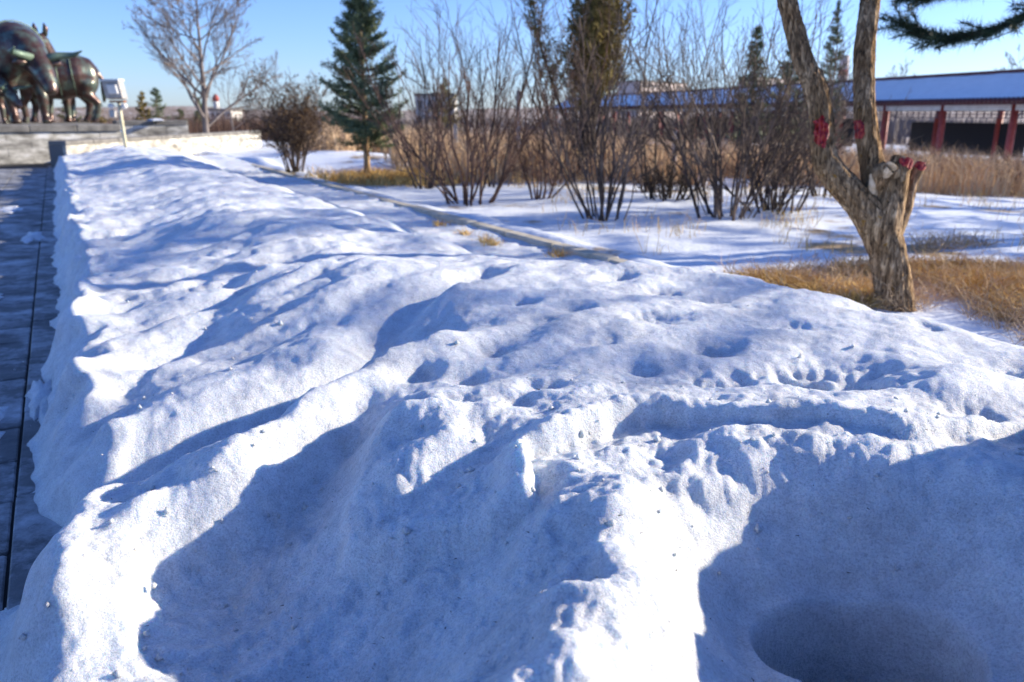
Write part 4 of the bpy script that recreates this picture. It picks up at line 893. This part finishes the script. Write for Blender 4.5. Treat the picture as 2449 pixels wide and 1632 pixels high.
# ------------------------------------------------------------------ grass
def grass(name, cx, cy, label, n, ln, m, lean=.5, wd=.006, parent=None, zf=field_height):
    bx, by = cx, cy; z = zf(bx, by); d = np.stack([rng.normal(0, lean, n), rng.normal(0, lean, n), np.ones(n)], 1)
    L_ = rng.uniform(.4, 1.15, n) * ln; bend = np.stack([rng.normal(0, .3, n), rng.normal(0, .3, n), -rng.uniform(0, .35, n)], 1) * L_[:, None]
    V, F = blades(np.stack([bx, by, z - .02], 1), d, L_, np.full(n, wd) * rng.uniform(.6, 1.4, n), bend); o = mesh_np(name, V, F, m, None, False)
    o['kind'] = 'stuff'; o['label'] = label; return o
def scatter_mask(n, xr, yr, f, thr):
    X_, Y_ = [], []; c = 0
    while c < n:
        x = rng.uniform(*xr, n); y = rng.uniform(*yr, n); k = f(x, y) > thr; X_.append(x[k]); Y_.append(y[k]); c += int(k.sum())
    return np.concatenate(X_)[:n], np.concatenate(Y_)[:n]
cx, cy = G(2340, 700, 0.0)
f1 = lambda x, y: perlin(x * .9, y * .9, 101) + 1.1 * np.exp(-(((x - cx) / 1.5) ** 2 + ((y - cy) / .95) ** 2)) + .22 * np.exp(-(((x - cx + 1.6) / 1.4) ** 2 + ((y - cy - .4) / .5) ** 2)) - .55 * (UV(x, y)[1] < 5.25)
x, y = scatter_mask(34000, (cx - 3.2, cx + 3), (cy - 2, cy + 2.2), f1, .52); grass('straw_grass', x, y, 'matted golden straw grass around the pruned tree', 34000, .24, M['straw'], 1.0, .007)
x, y = scatter_mask(9000, (cx - 3.0, cx + 3.4), (cy - 2.2, cy + 3), f1, .36); grass('pale_straw', x, y, 'pale bent straw fringing the golden grass by the pruned tree', 9000, .34, M['straw_pale'], .9, .006)
x, y = scatter_mask(7000, (cx - 3.4, cx + 3.2), (cy - 2, cy + 2.6), f1, .42); grass('leaf_litter', x, y, 'brown leaf litter lying in the straw by the pruned tree', 7000, .05, M['leaf_dry'], 2.5, .03)
sx, sy, sz = base(880, 436)
x, y = rng.normal(sx + .5, .75, 5000), rng.normal(sy + .1, .45, 5000); grass('straw_tussock', x, y, 'straw tussock around the foot of the spruce', 5000, .42, M['straw'], .55, .012)
f2 = lambda x, y: perlin(x * .35, y * .35, 103) + .35
x, y = scatter_mask(60000, (-8, 20), (17.5, 36), f2, .2); k = UV(x, y)[1] > 7.2; x, y = x[k], y[k]; grass('tall_dead_grass', x, y, 'tall dead grass and reeds filling the ground before the pavilion', len(x), 1.15, M['straw_pale'], .16, .022)
f3 = lambda x, y: perlin(x * .8, y * .8, 105)
x, y = scatter_mask(2600, (0, 12), (7.5, 19), f3, .12); k = UV(x, y)[1] > 5.4; x, y = x[k], y[k]; grass('thin_weeds', x, y, 'thin dry weeds poking through the shaded snow', len(x), .34, M['straw'], .25, .007)
# straw caught on the kerb
for i, (px, py) in enumerate([(1050, 533), (1112, 556), (1165, 572), (1335, 605), (1180, 580)]):
    g = G(px, py, .16); n = 70; x = rng.normal(g[0], .05, n); y = rng.normal(g[1], .05, n)
    o = grass('straw_wisp', x, y, 'wisp of straw caught on the cream kerb', n, .14, M['straw'], .7, .008, zf=lambda a, b: np.full(a.shape, .14)); del o['kind']; tag(o, 'wisp of straw caught on the cream kerb', 'straw', 'straw wisps on the kerb')

# ------------------------------------------------------------------ wire fence
fpts = [(770, 380, 27), (937, 372, 24.0), (1090, 380, 22.0), (1240, 410, 19.6), (1420, 400, 18.5), (1610, 400, 18)]
fr = empty('wire_fence', tuple(P(*fpts[0]))); f0 = Vector(fr.location); tops = []
for i, (px, py, D) in enumerate(fpts):
    q = P(px, py, D); zg = float(field_height(np.array(q.x), np.array(q.y))); hh = 2.1 if i == 3 else 1.25
    MB().box(Vector((q.x, q.y, zg + hh / 2 - .1)) - f0, (.10, .10, hh), .3, bev=.015).build('post', M['post'], fr); tops.append(Vector((q.x, q.y, zg)))
for hz in (.45, .75, 1.02):
    for a, b in zip(tops[:-1], tops[1:]):
        a_, b_ = a + Vector((0, 0, hz)) - f0, b + Vector((0, 0, hz)) - f0; mid = a_.lerp(b_, .5) - Vector((0, 0, .06)); MB().tube([a_, mid, b_], .006, 4).build('wire', M['wire'], fr)
tag(fr, 'wire fence on pale concrete posts running behind the shrubs', 'fence')
# ------------------------------------------------------------------ far things
def building(px, D, w, h, label, m, rows, cols, z0=-2, rz=0.0, name='apartment_block'):
    q = P(px, 280, D); root = empty(name, (q.x, q.y, z0), rz); MB().box((0, 0, h / 2), (w, 10, h)).build('wall', m, root); MB().box((0, 0, h + .3), (w + .6, 10.6, .6)).build('roof', M['coping'], root)
    pr = None
    for i in range(rows):
        for j in range(cols):
            if pr is None: o = pr = MB().box((0, 0, 0), (w / cols * .45, .12, h / rows * .45)).build('window', M['glass'], root)
            else: o = pr.copy(); COL.objects.link(o); o.parent = root
            o.location = (-w / 2 + (j + .5) * w / cols, -5.03, (i + .5) * h / rows)
    return tag(root, label, 'building')
building(1045, 190, 9, 7.2, 'small white block far off past the spruce', M['cream'], 2, 4)
building(542, 230, 6, 4.0, 'small white building far behind the terrace wall', M['cream'], 2, 4)
building(1560, 330, 40, 15, 'long pale apartment block far behind the pavilion roof', M['pinkwall'], 5, 12, rz=R(52))
building(1840, 420, 60, 20, 'hazy apartment block far off seen through the forked tree', M['pinkwall'], 6, 14, rz=R(50))
q = P(2005, 280, 420); ch = empty('chimney_stack', (q.x, q.y, -2)); MB().tube([(0, 0, 0), (0, 0, 28), (0, 0, 32)], [3.2, 2.4, 2.3], 16).build('shaft', M['pinkwall'], ch, True); MB().tube([(0, 0, 22), (0, 0, 25)], [2.62, 2.56], 16).build('red_band', M['red'], ch, True); tag(ch, 'thin far chimney stack with red band beyond the pavilion', 'chimney')
q = P(520, 280, 230); ch = empty('water_tower', (q.x, q.y, -2)); MB().tube([(0, 0, 0), (0, 0, 6.6)], [.9, .8], 12).build('shaft', M['cream'], ch, True); MB().tube([(0, 0, 6.6), (0, 0, 7.6), (0, 0, 8.6)], [.8, 1.0, .3], 12).build('red_cap', M['red'], ch, True); tag(ch, 'little white tower with red top far behind the wall', 'tower')
# distant leafless woodland
n = 26000; a = np.radians(rng.uniform(-45, 45, n)); r = rng.uniform(85, 190, n); x, y = r * np.sin(a), r * np.cos(a); kx = perlin(x * .03, y * .03, 111) > -.12; x, y, r = x[kx], y[kx], r[kx]; n = len(x)
hh = (2.2 + 1.6 * perlin(x * .06, y * .06, 113)) * rng.uniform(.6, 1.2, n)
V, F = blades(np.stack([x, y, np.full(n, -1.5)], 1), np.stack([rng.normal(0, .12, n), rng.normal(0, .12, n), np.ones(n)], 1), hh, rng.uniform(.15, .45, n)); wd_ = mesh_np('distant_woodland', V, F, M['twig_pale'], None, False); wd_['kind'] = 'stuff'; wd_['label'] = 'far leafless scrub woodland along the horizon'
# brown brush behind the terrace wall
n = 14000; x = rng.uniform(-26, -8, n); y = rng.uniform(44, 58, n); hh = (2.0 + 1.2 * perlin(x * .2, y * .2, 115)) * rng.uniform(.5, 1.1, n)
V, F = blades(np.stack([x, y, np.full(n, -.5)], 1), np.stack([rng.normal(0, .2, n), rng.normal(0, .2, n), np.ones(n)], 1), hh, rng.uniform(.02, .05, n)); wd_ = mesh_np('brown_brushwood', V, F, M['twig_red'], None, False); wd_['kind'] = 'stuff'; wd_['label'] = 'brown leafless brush behind the terrace wall'
# low far hill
ha = np.radians(np.linspace(-60, 60, 160)); hb = 2600; hz = 12 + 16 * perlin(np.degrees(ha) * .09, 0 * ha, 121) + 8 * perlin(np.degrees(ha) * .3, 0 * ha, 122)
V = np.concatenate([np.stack([hb * np.sin(ha), hb * np.cos(ha), 0 * ha - 8], 1), np.stack([(hb + 300) * np.sin(ha), (hb + 300) * np.cos(ha), hz], 1), np.stack([(hb + 900) * np.sin(ha), (hb + 900) * np.cos(ha), 0 * ha - 8], 1)]); m_ = len(ha)
F = np.array([(i + k * m_, i + 1 + k * m_, i + 1 + (k + 1) * m_, i + (k + 1) * m_) for k in range(2) for i in range(m_ - 1)]); hl = mesh_np('hill', V, F, M['far']); hl['kind'] = 'structure'

# ------------------------------------------------------------------ loose crumbs of snow
n = 520; k1 = rng.random(n) < .55
px = np.where(k1, rng.uniform(300, 2449, n), rng.uniform(0, 700, n)); py = np.where(k1, rng.normal(1180, 120, n), rng.uniform(600, 1600, n))
gx_ = np.array([G(a_, b_, .42) for a_, b_ in zip(px, py)]); u_, v_ = UV(gx_[:, 0], gx_[:, 1]); k1 = (v_ > -.55) & (py > 560); gx_ = gx_[k1]; n = len(gx_)
zz = np.maximum(bank_height(gx_[:, 0].copy(), gx_[:, 1].copy()), .004); sz = .002 + .012 * rng.random(n) ** 5; oc = np.array([(1, 0, 0), (0, 1, 0), (-1, 0, 0), (0, -1, 0), (0, 0, 1), (0, 0, -1)], float)
V = (oc[None] * (1 + rng.uniform(-.35, .45, (n, 6, 1))) + rng.normal(0, .16, (n, 6, 3))) * sz[:, None, None] + np.concatenate([gx_, (zz + sz * .35)[:, None]], 1)[:, None]
F = (np.array([(0, 1, 4), (1, 2, 4), (2, 3, 4), (3, 0, 4), (1, 0, 5), (2, 1, 5), (3, 2, 5), (0, 3, 5)])[None] + (np.arange(n) * 6)[:, None, None]).reshape(-1, 3)
cr_ = mesh_np('snow_crumbs', V.reshape(-1, 3), F, M['snow'], None, True); cr_['kind'] = 'stuff'; cr_['label'] = 'loose crumbs of snow lying on the bank and beside it'
# ------------------------------------------------------------------ grit and bits of bark on the bank
n = 260; px = rng.uniform(100, 2449, n); py = rng.uniform(560, 1632, n); gx_ = np.array([G(a_, b_, .5) for a_, b_ in zip(px, py)]); zz = bank_height(gx_[:, 0].copy(), gx_[:, 1].copy())
V, F = blades(np.stack([gx_[:, 0], gx_[:, 1], zz + .002], 1), np.stack([rng.normal(size=n), rng.normal(size=n), np.abs(rng.normal(0, .15, n))], 1), rng.uniform(.004, .016, n), rng.uniform(.0015, .004, n)); gr = mesh_np('bark_litter', V, F, M['bark_dark'], None, False); gr['kind'] = 'stuff'; gr['label'] = 'tiny bits of bark and grit strewn over the snow bank'
print('tris', sum(len(o.data.loop_triangles) or len(o.data.polygons) * 2 for o in bpy.data.objects if o.type == 'MESH'))
